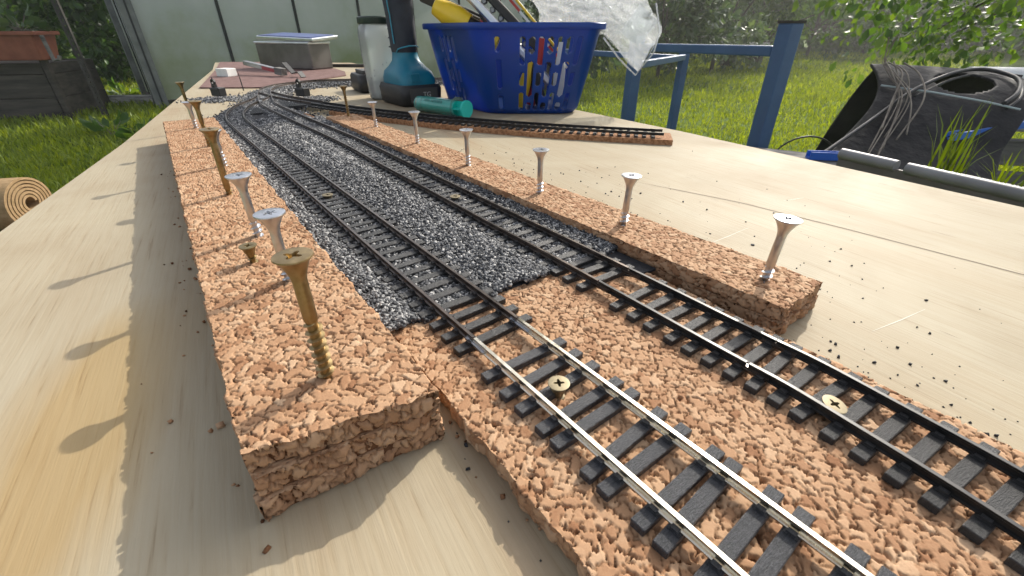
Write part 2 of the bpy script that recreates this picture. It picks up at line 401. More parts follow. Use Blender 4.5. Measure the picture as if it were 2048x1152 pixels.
def grass(name, label, pts, h, w, seed):
    r = np.random.default_rng(seed); n = len(pts)
    a = r.uniform(0, 2 * np.pi, n); lean = r.uniform(.1, .9, n) * h; la = r.uniform(0, 2 * np.pi, n)
    hh = h * r.uniform(.5, 1.25, n); ww = w * r.uniform(.6, 1.4, n)
    base = np.stack([pts[:, 0], pts[:, 1], ground_z(pts[:, 0], pts[:, 1]) - .003], 1)
    side = np.stack([np.cos(a), np.sin(a), 0 * a], 1) * ww[:, None] / 2
    ld = np.stack([np.cos(la), np.sin(la), 0 * a], 1) * lean[:, None]
    mid = base + ld * .35; mid[:, 2] += hh * .6
    tip = base + ld; tip[:, 2] += hh
    V = np.stack([base - side, base + side, mid + side * .9, mid - side * .9, tip], 1).reshape(-1, 3)
    o = np.arange(n) * 5
    me = fast_mesh(name, V, quads=np.stack([o, o + 1, o + 2, o + 3], 1), tris=np.stack([o + 3, o + 2, o + 4], 1))
    t = np.repeat(np.clip(r.normal(.5, .22, n), 0, 1), 5)
    set_col(me, t)
    return tag(link(name, me, M['grass']), label, "grass", kind="stuff")

def scatter(n, y0, y1, k0, k1, seed, p=1.0):
    r = np.random.default_rng(seed); y = y0 * (y1 / y0) ** (r.uniform(0, 1, n) ** p); k = r.uniform(k0, k1, n)
    return np.stack([k * y, y], 1)
pr = np.concatenate([scatter(46000, 1.5, 7.0, .05, 1.25, 1), scatter(30000, 6.5, 22.0, .05, 1.0, 2)])
dist = np.hypot(pr[:, 0], pr[:, 1])
grass("lawn_grass", "sunlit lawn grass beyond the table on the right", pr, .045 * np.clip(dist / 6, .9, 1.8), .010 * np.clip(dist / 5, .8, 2.5), 3)
pl = np.concatenate([scatter(26000, 1.9, 9.0, -1.25, -.45, 4)])
dist = np.hypot(pl[:, 0], pl[:, 1])
grass("lawn_grass", "shaded lawn grass left of the table below the raised bed", pl, .07 * np.clip(dist / 6, .9, 1.5), .010 * np.clip(dist / 5, .8, 2.2), 5)

# ------------------------------------------------------------------ foliage
def leaves_mesh(name, C, D, size, seed, tone=(.5, .25), fold=.25, aspect=.55):
    """C leaf bases, D leaf directions; each leaf two folded halves, pointed"""
    r = np.random.default_rng(seed); n = len(C)
    D = D / np.linalg.norm(D, axis=1, keepdims=True)
    up = r.normal(0, 1, (n, 3)); S = np.cross(D, up); S /= np.linalg.norm(S, axis=1, keepdims=True) + 1e-9
    U = np.cross(S, D); s = (size * r.uniform(.6, 1.35, n))[:, None]
    a = C; tip = C + D * s - U * s * .15
    l = C + D * s * .45 + S * s * aspect * .5 + U * s * fold * .4; q = C + D * s * .45 - S * s * aspect * .5 + U * s * fold * .4
    l2 = C + D * s * .8 + S * s * aspect * .32 + U * s * fold * .15; q2 = C + D * s * .8 - S * s * aspect * .32 + U * s * fold * .15
    mid = C + D * s * .5; m2 = C + D * s * .8 - U * s * .06
    V = np.stack([a, mid, tip, l, q, l2, q2, m2], 1).reshape(-1, 3); o = np.arange(n) * 8
    tr = np.concatenate([np.stack([o, o + 1, o + 3], 1), np.stack([o, o + 4, o + 1], 1), np.stack([o + 7, o + 2, o + 5], 1), np.stack([o + 7, o + 6, o + 2], 1)])
    qd = np.concatenate([np.stack([o + 1, o + 7, o + 5, o + 3], 1), np.stack([o + 1, o + 4, o + 6, o + 7], 1)])
    me = fast_mesh(name, V, quads=qd, tris=tr)
    t = np.clip(r.normal(tone[0], tone[1], n), 0, 1)
    set_col(me, np.repeat(t, 8))
    return me

def crown_points(n, center, rad, seed, clumps=26, shell=.55):
    r = np.random.default_rng(seed)
    d = r.normal(0, 1, (clumps, 3)); d /= np.linalg.norm(d, axis=1, keepdims=True)
    cc = d * (r.uniform(shell, 1.0, clumps) ** .7)[:, None]
    cs = r.uniform(.16, .34, clumps)
    idx = r.integers(0, clumps, n); p = r.normal(0, 1, (n, 3)); p /= np.linalg.norm(p, axis=1, keepdims=True)
    q = cc[idx] + p * (cs[idx] * r.uniform(.2, 1.15, n))[:, None]
    dirs = p + r.normal(0, .6, (n, 3)); dirs[:, 2] -= .25
    return q * np.array(rad) + np.array(center), dirs, cc * np.array(rad) + np.array(center)

def shrub(name, label, x, y, rad, h, n, size, seed, mat='leaf', tone=(.5, .25), group=None, cat="shrub", z0=None, aspect=.55, cz=.55, rz=.48):
    z = GZ if z0 is None else z0
    e = empty(name, (x, y, z), 0, label, cat, group)
    C, D, cc = crown_points(n, (0, 0, h * cz), (rad, rad, h * rz), seed)
    keep = C[:, 2] > .03
    link("crown", leaves_mesh("crown", C[keep], D[keep], size, seed + 1, tone, aspect=aspect), M[mat], e)
    t = MB(); r = random.Random(seed)
    t.tube([(0, 0, -.05), (r.uniform(-.03, .03), r.uniform(-.03, .03), h * .3), (0, 0, h * .6)], [h * .018, h * .014, h * .006], 8)
    for k in range(0, len(cc), 2):
        c = cc[k]; b = Vector((0, 0, h * r.uniform(.12, .4)))
        mid = (b + Vector(c)) / 2 + Vector((r.uniform(-.1, .1) * rad, r.uniform(-.1, .1) * rad, .05 * h))
        t.tube([b, mid, c], [h * .009, h * .006, h * .003], 6)
    t.build("stem", M['bark'], e, smooth=True, angle=0)
    return e

HEDGE = [  # label, x, y, radius, height, leaves, leaf size, material, tone
    ("big dark leaved shrub right behind the plastic bag", 1.15, 8.0, .95, 1.7, 3000, .13, 'leaf_grey', (.40, .25)),
    ("round leafy shrub behind the thin rear blue post", 2.9, 9.6, 1.25, 2.1, 3400, .12, 'leaf_grey', (.55, .25)),
    ("pale green shrub above the middle of the blue rail", 4.6, 11.2, 1.5, 2.7, 3600, .13, 'leaf_grey', (.7, .22)),
    ("shrub standing above the dark gap under the pale slab", 7.2, 14.2, 1.9, 3.0, 3600, .15, 'leaf', (.5, .25)),
    ("dark shrub directly behind the tall blue corner post", 10.4, 17.4, 2.3, 3.2, 3400, .18, 'leaf', (.38, .22)),
    ("far dark shrub at the end of the lawn left of the tree", 14.2, 20.0, 2.4, 3.4, 3200, .2, 'leaf', (.32, .22)),
    ("far dark shrub hidden mostly behind the leaning tree crown", 19.0, 21.5, 2.8, 3.4, 2600, .22, 'leaf', (.3, .2)),
]
for i, (lb, x, y, rd, h, n, ls, mt, tn) in enumerate(HEDGE):
    shrub("garden_shrub", lb, x, y, rd, h, n, ls, 100 + i * 7, mt, tn, "shrubs along the far side of the lawn")
BACK = [ ("tall dark tree behind the middle of the hedge", 4.2, 16.0, 2.6, 4.8),
        ("tall dark tree behind the right half of the hedge", 10.0, 22.5, 3.4, 5.6), ("tall dark tree at the far right end of the hedge", 20.0, 27.0, 4.6, 6.6), ("broad dark tree behind the plank rack at far right", 19.5, 17.5, 3.4, 5.2), ("broad dark tree filling the background at the right edge", 15.0, 12.6, 2.6, 3.8), ("dark tree between the hedge end and the right edge", 27.0, 24.0, 4.8, 6.0)]
for i, (lb, x, y, rd, h) in enumerate(BACK):
    shrub("background_tree", lb, x, y, rd, h, 4200, .24, 200 + i * 9, 'leaf', (.22, .18), "dark trees behind the hedge", "tree")

shrub("added_shade_tree", "unseen tall tree added behind the basket to shade the left lawn", .62, 7.7, 2.0, 6.6, 6500, .2, 260, 'leaf', (.3, .2), None, "tree", cz=.70, rz=.30)  # out of view, put in so its crown shades the left lawn
LEFT = [("dark hedge bush left of the greenhouse corner", -6.6, 8.6, 1.1, 2.3, 4200, .12, (.25, .2)), ("dark hedge bush behind the raised bed", -8.6, 8.2, 1.3, 2.4, 4200, .13, (.35, .25)),
        ("leafy hedge bush at the left edge behind the raised bed", -9.8, 6.9, 1.3, 2.3, 4200, .13, (.5, .25)), ("dark hedge bush at the left behind the greenhouse side wall", -8.2, 11.4, 1.6, 2.6, 3600, .15, (.25, .2)),
        ("tall dark tree behind the hedge on the left", -12.5, 11.5, 2.6, 4.6, 4200, .22, (.3, .2))]
for i, (lb, x, y, rd, h, n, ls, tn) in enumerate(LEFT):
    shrub("garden_shrub" if i < 4 else "background_tree", lb, x, y, rd, h, n, ls, 300 + i * 7, 'leaf', tn, "bushes behind the raised bed", "shrub" if i < 4 else "tree")

def far_wood():
    r = np.random.default_rng(55); n = 24000
    az = np.radians(r.uniform(-62, 64, n)); rad = r.uniform(30, 34, n); z = GZ + r.uniform(0, 1, n) ** .8 * (5.2 + .9 * np.sin(az * 23) + .6 * np.sin(az * 51))
    C = np.stack([np.sin(az) * rad, np.cos(az) * rad, z], 1); D = r.normal(0, 1, (n, 3)); D[:, 2] -= .3
    tag(link("far_wood", leaves_mesh("far_wood", C, D, .62, 56, (.2, .2), aspect=.75), M['leaf']), "dark band of woodland closing off the garden", "woodland", kind="stuff")
far_wood()

# overhanging fruit tree at upper right
def fruit_tree():
    e = empty("fruit_tree", (3.75, 2.75, GZ), 0, "leafy fruit tree overhanging the black rubber sheet at upper right", "tree")
    c = np.array((-.95, .1, 1.62)); rd = (1.45, 1.05, .95)
    C, D, cc = crown_points(6000, c, rd, 77, clumps=60, shell=.2)
    D[:, 2] -= .5
    link("crown", leaves_mesh("crown", C, D, .052, 78, (.62, .25), fold=.3, aspect=.6), M['leaf'], e)
    t = MB(); r = random.Random(5)
    t.tube([(0, 0, -.05), (.03, 0, .5), (-.05, .02, 1.0), (-.25, .05, 1.5)], [.07, .06, .05, .035], 10)
    for k in range(0, 60, 2):
        b = Vector((-.08 - .1 * r.random(), .03, 1.0 + .5 * r.random())); m = (b * .55 + Vector(cc[k]) * .45) + Vector((0, 0, .12))
        t.tube([b, m, cc[k]], [.016, .010, .004], 6)
    t.build("trunk", M['bark'], e, smooth=True, angle=0)
fruit_tree()

# ------------------------------------------------------------------ greenhouse
def greenhouse():
    e = empty("greenhouse", (-4.3, 5.75, GZ), R(90 - 48), "large greenhouse with frosted green-stained panes behind the table", "greenhouse")
    # local x along the front wall, local y into the house
    W, D, Hh, ps = .914 * 7, 1.35, 2.15, .914
    def wall(n, w, fn, h=Hh):
        for k in range(n):
            x0, x1 = k * w + .012, (k + 1) * w - .012
            b = MB(); a, c = fn(x0), fn(x1)
            d = (Vector((c[0], c[1], 0)) - Vector((a[0], a[1], 0))).normalized(); nv = Vector((-d.y, d.x, 0)) * .004
            A, B = Vector((a[0], a[1], 0)), Vector((c[0], c[1], 0))
            vs = [A - nv, B - nv, B + nv, A + nv]
            b.add([v + Vector((0, 0, .10)) for v in vs] + [v + Vector((0, 0, h - .03)) for v in vs], [(0, 3, 2, 1), (4, 5, 6, 7), (0, 1, 5, 4), (1, 2, 6, 5), (2, 3, 7, 6), (3, 0, 4, 7)])
            b.build("pane", M['pane'], e)
            if 0 < k:
                p = fn(k * w)
                MB().box((p[0], p[1], h / 2), (.034, .034, h), 0).build("glazing_bar", M['seam'], e)
    wall(7, ps, lambda x: (x, 0))
    wall(3, D / 3, lambda x: (0, x))
    wall(7, ps, lambda x: (x, D))
    wall(3, D / 3, lambda x: (W, x))
    for (x, y) in ((0, 0), (W, 0), (0, D), (W, D)):
        p = MB().box((x, y, Hh / 2), (.13, .13, Hh)).build("corner_post", M['frame_alu'], e)
        MB().box((x + .004, y - .067, Hh / 2), (.018, .006, Hh - .02)).build("groove", M['seam'], p)
    MB().box((W / 2, 0, .05), (W, .09, .10)).box((W / 2, D, .05), (W, .09, .10)).box((0, D / 2, .05), (.09, D, .10)).box((W, D / 2, .05), (.09, D, .10)).build("base_frame", M['wood_old'], e)
    MB().box((W / 2, 0, Hh), (W + .1, .08, .06)).box((W / 2, D, Hh), (W + .1, .08, .06)).build("eaves_rail", M['frame_alu'], e)
    # gable roof panes
    for k in range(7):
        for s in (0, 1):
            x0, x1 = k * ps + .012, (k + 1) * ps - .012; y0 = 0 if s == 0 else D
            MB().add([(x0, y0, Hh + .03), (x1, y0, Hh + .03), (x1, D / 2, Hh + .85), (x0, D / 2, Hh + .85), (x0, y0, Hh + .04), (x1, y0, Hh + .04), (x1, D / 2, Hh + .86), (x0, D / 2, Hh + .86)],
                     [(0, 1, 2, 3), (7, 6, 5, 4), (0, 4, 5, 1), (1, 5, 6, 2), (2, 6, 7, 3), (3, 7, 4, 0)]).build("roof_pane", M['pane'], e)
    # diagonal brace behind the first panes
    MB().tube([(.25, .05, 1.5), (1.55, .05, .12)], .018, 8).build("brace", M['frame_alu'], e)
greenhouse()

# ------------------------------------------------------------------ left side: raised bed, trough, post, edging, bench, roll
def raised_bed():
    e = empty("raised_bed", (-4.83, 5.02, GZ), R(13), "old grey plank raised bed at the left edge of the garden", "raised bed")
    # local x to the left is -x, front face at y = 0
    for k, (z, h) in enumerate(((.11, .22), (.335, .22), (.50, .10))):
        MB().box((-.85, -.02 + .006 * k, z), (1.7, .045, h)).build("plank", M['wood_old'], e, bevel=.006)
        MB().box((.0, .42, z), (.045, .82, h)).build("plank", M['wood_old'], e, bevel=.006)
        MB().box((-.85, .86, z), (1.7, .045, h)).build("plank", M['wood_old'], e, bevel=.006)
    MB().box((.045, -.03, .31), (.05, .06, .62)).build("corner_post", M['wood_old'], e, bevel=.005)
    MB().box((-.85, .42, .49), (1.66, .80, .10)).build("soil", M['soil'], e)
    t = empty("planter_trough", (-4.75, 5.02, GZ + .58), R(13), "long terracotta planter trough standing on the raised bed", "planter")
    b = MB(); b.add([(-1.3, -.12, 0), (.02, -.12, 0), (.02, .16, 0), (-1.3, .16, 0), (-1.34, -.16, .235), (.06, -.16, .235), (.06, .2, .235), (-1.34, .2, .235)],
                    [(0, 3, 2, 1), (0, 1, 5, 4), (1, 2, 6, 5), (2, 3, 7, 6), (3, 0, 4, 7), (4, 5, 6, 7)])
    b.build("body", M['terracotta'], t, bevel=.012)
    MB().box((-.64, -.165, .235), (1.42, .03, .035)).box((-.64, .205, .235), (1.42, .03, .035)).box((.075, .02, .235), (.03, .40, .035)).build("rim", M['terracotta'], t, bevel=.005)
    MB().box((-.64, .02, .238), (1.34, .33, .02)).build("soil", M['soil'], t)
    for i, (x, sz) in enumerate(((-.12, .20), (-.42, .24), (-.8, .24), (-1.15, .22))):
        wx = Vector((x, .02, 0)); rot = Matrix.Rotation(R(13), 3, 'Z'); q = rot @ wx
        n = 46; r = np.random.default_rng(500 + i)
        D = r.normal(0, 1, (n, 3)); D[:, 2] = np.abs(D[:, 2]) * .7 + .1; D /= np.linalg.norm(D, axis=1, keepdims=True)
        C = D * r.uniform(.05, sz, (n, 1)) * np.array((1, 1, .85)); C[:, 2] += .015
        p = empty("trough_plant", (-4.75 + q.x, 5.02 + q.y, GZ + .825), 0,
                  ["small broad-leaved plant at the near corner of the terracotta trough", "tall broad-leaved plant second from the corner of the trough", "broad-leaved plant third from the corner of the trough", "broad-leaved plant farthest left in the terracotta trough"][i], "plant", "plants in the terracotta trough")
        link("foliage", leaves_mesh("foliage", C, D + np.array((0, 0, -.3)), .11, 600 + i, (.55, .2), aspect=.7), M['leaf_grey'], p)
        s = MB()
        for k in range(0, n, 2): s.tube([(0, 0, -.01), C[k] * .55, C[k]], [.004, .003, .002], 5)
        s.build("stem", M['leaf_stem'] if 'leaf_stem' in M else M['dry_stem'], p)
    hk = MB().tube([(.13, -.15, .22), (.135, -.15, .10), (.14, -.15, .0), (.19, -.15, .01), (.2, -.15, .04)], .018, 8)
    hk.build("hook", M['wood_grey'], t, smooth=True)
raised_bed()

def perforated_post():
    e = empty("perforated_post", (-4.38, 5.0, GZ), R(20), "dark perforated steel angle post beside the raised bed", "post")
    h = 1.5; b = MB()
    b.box((0, .022, h / 2 - .05), (.006, .05, h)); 
    b.build("flange", M['dark_steel'], e)
    # front flange with a real row of holes: two strips and bridges
    f = MB(); f.box((-.0305, 0, h / 2 - .05), (.022, .006, h)).box((.0, 0, h / 2 - .05), (.014, .006, h))
    k = 0.0
    while k < h - .1:
        f.box((-.013, 0, k), (.0135, .0055, .028)); k += .05
    f.build("flange", M['dark_steel'], e)
perforated_post()

def edging():
    e = empty("edging_board", (-4.75, 6.02, GZ), R(4), "weathered low board edging the soil in front of the greenhouse corner", "edging")
    MB().box((0, 0, .06), (1.5, .04, .14)).build("board", M['wood_pale'], e, bevel=.006)
    MB().box((-.72, .045, .03), (.05, .05, .2)).build("peg", M['wood_old'], e, bevel=.004)
    MB().box((.70, .045, .03), (.05, .05, .2)).build("peg", M['wood_old'], e, bevel=.004)
edging()
for i, (x, y, lb) in enumerate(((-5.5, 6.7, "young leafy seedling growing in the light strip by the edging board"), (-3.7, 4.2, "broad-leaved weed in the grass in front of the raised bed"), (-3.2, 3.9, "small low weed in the grass beside the steel post"))):
    n = 26; r = np.random.default_rng(700 + i); D = r.normal(0, 1, (n, 3)); D[:, 2] = np.abs(D[:, 2]) * .5 + .1
    D /= np.linalg.norm(D, axis=1, keepdims=True); C = D * r.uniform(.03, .16, (n, 1)); C[:, 2] += .03
    p = empty("garden_weed", (x, y, GZ), 0, lb, "plant")
    link("foliage", leaves_mesh("foliage", C, D, .11, 710 + i, (.6, .2), aspect=.6), M['leaf'], p)
    s = MB()
    for k in range(0, n, 2): s.tube([(0, 0, -.03), C[k] * .5, C[k]], [.004, .003, .002], 5)
    s.build("stem", M['dry_stem'], p)

def bench_and_roll():
    e = empty("low_bench", (-1.13, 1.30, GZ), R(24), "low bench with a maroon cover along the left side of the table", "bench")
    MB().box((0, 0, .335), (.62, 2.2, .03)).build("seat", M['maroon'], e, bevel=.006)
    for sx in (-.25, .25):
        for sy in (-1.0, 1.0): MB().box((sx, sy, .16), (.05, .05, .32)).build("leg", M['timber'], e)
    # felt roll, spiral cross-section, axis pointing left
    t = empty("felt_roll", (-1.345, 1.17, GZ + .355), R(12), "brown felt mat rolled up on the low maroon bench", "roll")
    t.scale = (1.5, 1.30, 1.05)
    pts = []; th = .006; n = 190; r0 = .012
    for k in range(n):
        a = k / n * 6.0 * 2 * math.pi; pts.append(((r0 + .0088 * a / (2 * math.pi)) * math.cos(a), (r0 + .0088 * a / (2 * math.pi)) * math.sin(a)))
    R0 = r0 + .0088 * 6
    vs, fs = [], []
    for (xx, end) in ((0, 0), (-.5, 1)):
        for (a, b) in pts:
            l = math.hypot(a, b); vs.append((xx, a, b + R0 + .004)); vs.append((xx, a * (l + th) / l, b * (l + th) / l + R0 + .004))
    m = n * 2
    for k in range(n - 1):
        i0, i1, j0, j1 = 2 * k, 2 * k + 1, 2 * k + 2, 2 * k + 3
        fs += [(i0, j0, j1, i1), (m + i0, m + i1, m + j1, m + j0), (i1, j1, m + j1, m + i1), (i0, m + i0, m + j0, j0)]
    MB().add(vs, fs).build("rolled_sheet", M['felt'], t)
bench_and_roll()

# ------------------------------------------------------------------ right side: blue frame, rubber sheet, trough, planks
def blue_frame():
    e = empty("blue_steel_frame", (.604, 1.10, GZ), 0, "blue painted steel frame with square posts standing behind the table", "frame")
    A, B, C2 = (0, 0), (-.205, .49), (.165, 1.10)      # posts in the frame's own plan
    tops = (.855, .828, .757)
    for (x, y), h, w in zip((A, B, C2), tops, (.036, .036, .034)):
        p = MB().box((x, y, h / 2), (w, w, h), R(20)).build("post", M['blue_steel'], e, bevel=.003)
        MB().box((x, y, h + .002), (w + .003, w + .003, .005), R(20)).build("cap", M['wood_old'], p)
    def rail(a, b, z0, z1, w=.024, h=.022):
        a = Vector((a[0], a[1], z0)); b = Vector((b[0], b[1], z1)); d = b - a
        m = Matrix.Rotation(math.atan2(d.y, d.x), 4, 'Z') @ Matrix.Rotation(-math.atan2(d.z, math.hypot(d.x, d.y)), 4, 'Y')
        MB().box((a + b) / 2, (d.length, w, h), M=m).build("rail", M['blue_steel'], e, bevel=.003)
    rail((A[0] - .012, A[1] + .016), (B[0] + .012, B[1] - .016), .801, .795)
    rail((C2[0] - .02, C2[1] + .0), (-.62, .95), .735, .775)
    rail((B[0] + .01, B[1] + .02), (C2[0] - .01, C2[1] - .02), .742, .738)
blue_frame()

def rubber_sheet():
    # a stiff black belt bent over the end of a plank rack: arched across, swept to the left at its front skirt
    e = empty("rubber_sheet", (1.05, 1.25, GZ), 0, "black rubber sheet bent over the plank rack at the right edge", "sheet")
    vs, fs = [], []; nu, nv = 90, 100; th = .006
    A, B, C_, D_ = Vector((-.095, .05, .765)), Vector((.215, -.03, .745)), Vector((-.33, -.20, .600)), Vector((.035, -.28, .570))
    def S(u, v):
        # u left..right along the ridge, v from the rear hem over the ridge down to the front hem
        top = A.lerp(B, u); top.z += .004 * math.sin(u * math.pi)
        if v < .3:
            t = v / .3; p = top + Vector((.03, .20 * (1 - t) ** 1.2, -.42 * (1 - t) ** 1.8))
        else:
            t = (v - .3) / .7; hem = C_.lerp(D_, u); hem = hem + (hem - top).normalized() * .18
            f = t * .55 + t * t * .45
            p = top.lerp(hem, f); p.y += -.045 * math.sin(min(t * 1.5, 1) * math.pi) * (.4 + .6 * u)
            p.x += .055 * math.sin(t * math.pi) * (1 - u); p.z += .030 * math.sin(min(t * 1.3, 1) * math.pi) * u
        return p
    for i in range(nu + 1):
        for j in range(nv + 1):
            p = S(i / nu, j / nv); vs.append(p)
    hole = lambda u, v: ((u - .58) / .20) ** 2 + ((v - .455) / .085) ** 2 < 1
    for i in range(nu):
        for j in range(nv):
            if hole((i + .5) / nu, (j + .5) / nv): continue
            a = i * (nv + 1) + j; fs.append((a, a + 1, a + nv + 2, a + nv + 1))
    o = MB().add(vs, fs).build("sheet", M['black_rubber'], e, smooth=True, angle=0)
    m = o.modifiers.new("thick", 'SOLIDIFY'); m.thickness = th
    # seam line glued across the sheet
    MB().tube([S(.0, .50) + Vector((0, -.006, .004)), S(.35, .545) + Vector((0, -.006, .004)), S(.7, .59) + Vector((0, -.006, .004)), S(.93, .62) + Vector((0, -.006, .004))], .0022, 6).build("seam", M['cord'], e)
    return S
SHEET = rubber_sheet()

def at_sheet(u, v, off=.01): p = SHEET(u, v); return Vector((1.05 + p.x, 1.25 + p.y - off, GZ + p.z + off * .6))

def cable():
    pts = [at_sheet(-.1, .95, .012), at_sheet(.05, .72, .012), at_sheet(.2, .55, .012), at_sheet(.45, .42, .012), at_sheet(.68, .34, .012), at_sheet(.82, .36, .012), at_sheet(.88, .44, .012), at_sheet(.86, .54, .012), at_sheet(.8, .60, .012)]
    def smooth(p):
        out = []
        for i in range(len(p) - 1):
            a, b, c, d = p[max(i - 1, 0)], p[i], p[i + 1], p[min(i + 2, len(p) - 1)]
            for k in range(8):
                t = k / 8; out.append(.5 * ((2 * b) + (c - a) * t + (2 * a - 5 * b + 4 * c - d) * t * t + (3 * b - a - 3 * c + d) * t ** 3))
        return out + [p[-1]]
    e = empty("cable_loop", (0, 0, 0), 0, "thin black cable looped over the black rubber sheet", "cable")
    MB().tube(smooth(pts), .0045, 7).build("strand", M['black_cable'], e, smooth=True, angle=0)
    pts2 = [p + Vector((.012, 0, -.012)) for p in pts[2:]]
    MB().tube(smooth(pts2), .0035, 7).build("strand", M['black_cable'], e, smooth=True, angle=0)
    g = empty("dry_stem_bundle", at_sheet(.13, .45, 0), 0, "bundle of dry grey vine stems hanging over the rubber sheet", "stems")
    r = random.Random(8); o = at_sheet(.13, .45, 0)
    for k in range(9):
        u0 = r.uniform(.02, .2); u1 = u0 + r.uniform(-.06, .28)
        p = [at_sheet(u0, .32, .012 + r.random() * .012), at_sheet(u0 + r.uniform(-.03, .03), .45, .015 + r.random() * .014), at_sheet((u0 + u1) / 2 + r.uniform(-.04, .04), .62, .012 + r.random() * .02), at_sheet(u1, r.uniform(.72, .95), .012 + r.random() * .02)]
        if k < 3: p = [p[0] + Vector((r.uniform(-.02, .03), 0, .05 + .03 * r.random()))] + p
        MB().tube([q - o for q in smooth(p)], .0011 + .0008 * r.random(), 6).build("stem", M['dry_stem'], g, smooth=True, angle=0)
    # wire hoop standing in the lawn gap beside the sheet
    w = empty("wire_hoop", (0, 0, 0), 0, "thin wire hoop curving out beside the foot of the rubber sheet", "wire")
    q = []
    for k in range(15):
        a = math.pi * k / 14; q.append(Vector((.74 - .085 * math.cos(a), 1.12, -.205 + .07 * math.sin(a))))
    q = [Vector((.655, 1.12, -.5))] + q + [Vector((.83, 1.12, -.5))]
    MB().tube(q, .0022, 6).build("wire", M['black_cable'], w, smooth=True, angle=0)
cable()

def plank_rack():
    e = empty("plank_rack", (1.75, 1.30, GZ), R(-14), "rack of weathered grey planks at the right edge of the picture", "rack")
    for (y, z, w, h, mt) in ((.03, .615, 1.0, .075, 'wood_pale'), (-.02, .525, 1.0, .075, 'wood_grey'), (-.08, .455, 1.0, .05, 'wood_grey')):
        MB().box((0.06, y, z), (w, .028, h)).build("plank", M[mt], e, bevel=.004)
    for x in (-.36, .5):
        MB().box((x, .07, .34), (.05, .05, .68)).build("post", M['wood_old'], e, bevel=.003)
    MB().tube([(-.42, .03, .71), (.6, .03, .71)], .040, 20).build("top_pipe", M['white_pipe'], e, smooth=True)
plank_rack()

def grey_trough():
    e = empty("sheet_trough", (.482, .622, -.058), R(-67.3), "grey sheet-metal trough with a rolled lip along the table edge", "trough")
    # local x runs along the table's right edge towards the camera
    MB().box((.22, -.014, -.066), (.46, .004, .125)).build("wall", M['grey_sheet'], e)
    MB().box((.22, .21, -.085), (.46, .004, .09)).build("wall", M['grey_sheet'], e)
    MB().box((.22, .098, -.115), (.46, .22, .04)).build("soil", M['soil'], e)
    p = MB()
    for (x0, x1) in ((-.01, .062), (.074, .42)):
        p.tube([(x0, -.014, .0), (x1, -.014, -.0)], .0072, 14)
    p.build("rolled_lip", M['grey_lip'], e, smooth=True)
    MB().box((.22, .098, -.41), (.4, .16, .55)).build("stand", M['wood_old'], e)
grey_trough()

def tuft(label, x, y, z, n, h, spread, seed, mat='grass', tone=(.35, .2)):
    r = np.random.default_rng(seed); a = r.uniform(0, 2 * np.pi, n); V, Q, T = [], [], []
    for k in range(n):
        hh = h * r.uniform(.5, 1.1); l = spread * r.uniform(.2, 1.0); w = .0022
        d = np.array((math.cos(a[k]), math.sin(a[k]), 0)); s = np.array((-d[1], d[0], 0)) * w; b = np.array((r.normal(0, .012), r.normal(0, .012), 0)); o = len(V)
        for t in (0, .4, .75): c = b + d * l * t * t + np.array((0, 0, hh * (t - .25 * t * t * l / h))); V += [c - s * (1 - t * .6), c + s * (1 - t * .6)]
        V.append(b + d * l + np.array((0, 0, hh * (.95 - .25 * l / h))))
        Q += [(o, o + 1, o + 3, o + 2), (o + 2, o + 3, o + 5, o + 4)]; T.append((o + 4, o + 5, o + 6))
    me = fast_mesh("grass_tuft", V, Q, T); set_col(me, np.repeat(np.clip(r.normal(tone[0], tone[1], n), 0, 1), 7))
    e = link("grass_tuft", me, M[mat]); e.location = (x, y, z)
    return tag(e, label, "grass tuft", "grass tufts growing in the trough")
tuft("tall grass tuft growing before the black rubber sheet", .655, .655, -.155, 28, .17, .06, 21, tone=(.0, .08))
tuft("short grass tuft at the plank ends near the right edge", .70, .60, -.155, 26, .12, .07, 22, tone=(.05, .1))
tuft("sparse grass tuft nearest the right edge in the trough", .73, .47, -.155, 30, .10, .07, 23, tone=(.1, .1))

def blue_strips():
    for lb, a, b in (("bright blue plastic channel strip sticking up by the grey planks", (1.01, 1.04, -.125), (1.40, 1.10, -.075)), ("short piece of bright blue channel strip beside the table edge", (.640, .955, -.146), (.705, .945, -.146))):
        a, b = Vector(a), Vector(b); d = b - a; m = Matrix.Rotation(math.atan2(d.y, d.x), 4, 'Z') @ Matrix.Rotation(-math.atan2(d.z, math.hypot(d.x, d.y)), 4, 'Y')
        q = MB(); c = (a + b) / 2
        q.box(c, (d.length, .02, .004), M=m)
        for s in (-.009, .009): q.box(c + (m @ Vector((0, s, .007))), (d.length, .003, .014), M=m)
        tag(q.build("channel_strip", M['blue_strip']), lb, "plastic strip", "blue channel strips")
    s = empty("storage_box", (.60, .985, GZ), R(-30), "low dark box standing behind the table edge beside the blue post", "box")
    MB().box((0, 0, .29), (.26, .12, .58)).build("body", M['grey_sheet'], s, bevel=.004)
    MB().box((0, 0, .59), (.28, .14, .02)).build("lid", M['wood_grey'], s, bevel=.003)
blue_strips()

slab = empty("stone_slab", (5.9, 12.6, GZ), R(20), "pale slab on short supports at the foot of the hedge", "slab")
MB().box((0, 0, .52), (1.1, .5, .10)).build("top", M['wood_pale'], slab, bevel=.01)
MB().box((-.42, 0, .24), (.10, .4, .48)).build("support", M['wood_old'], slab)
MB().box((.42, 0, .24), (.10, .4, .48)).build("support", M['wood_old'], slab)

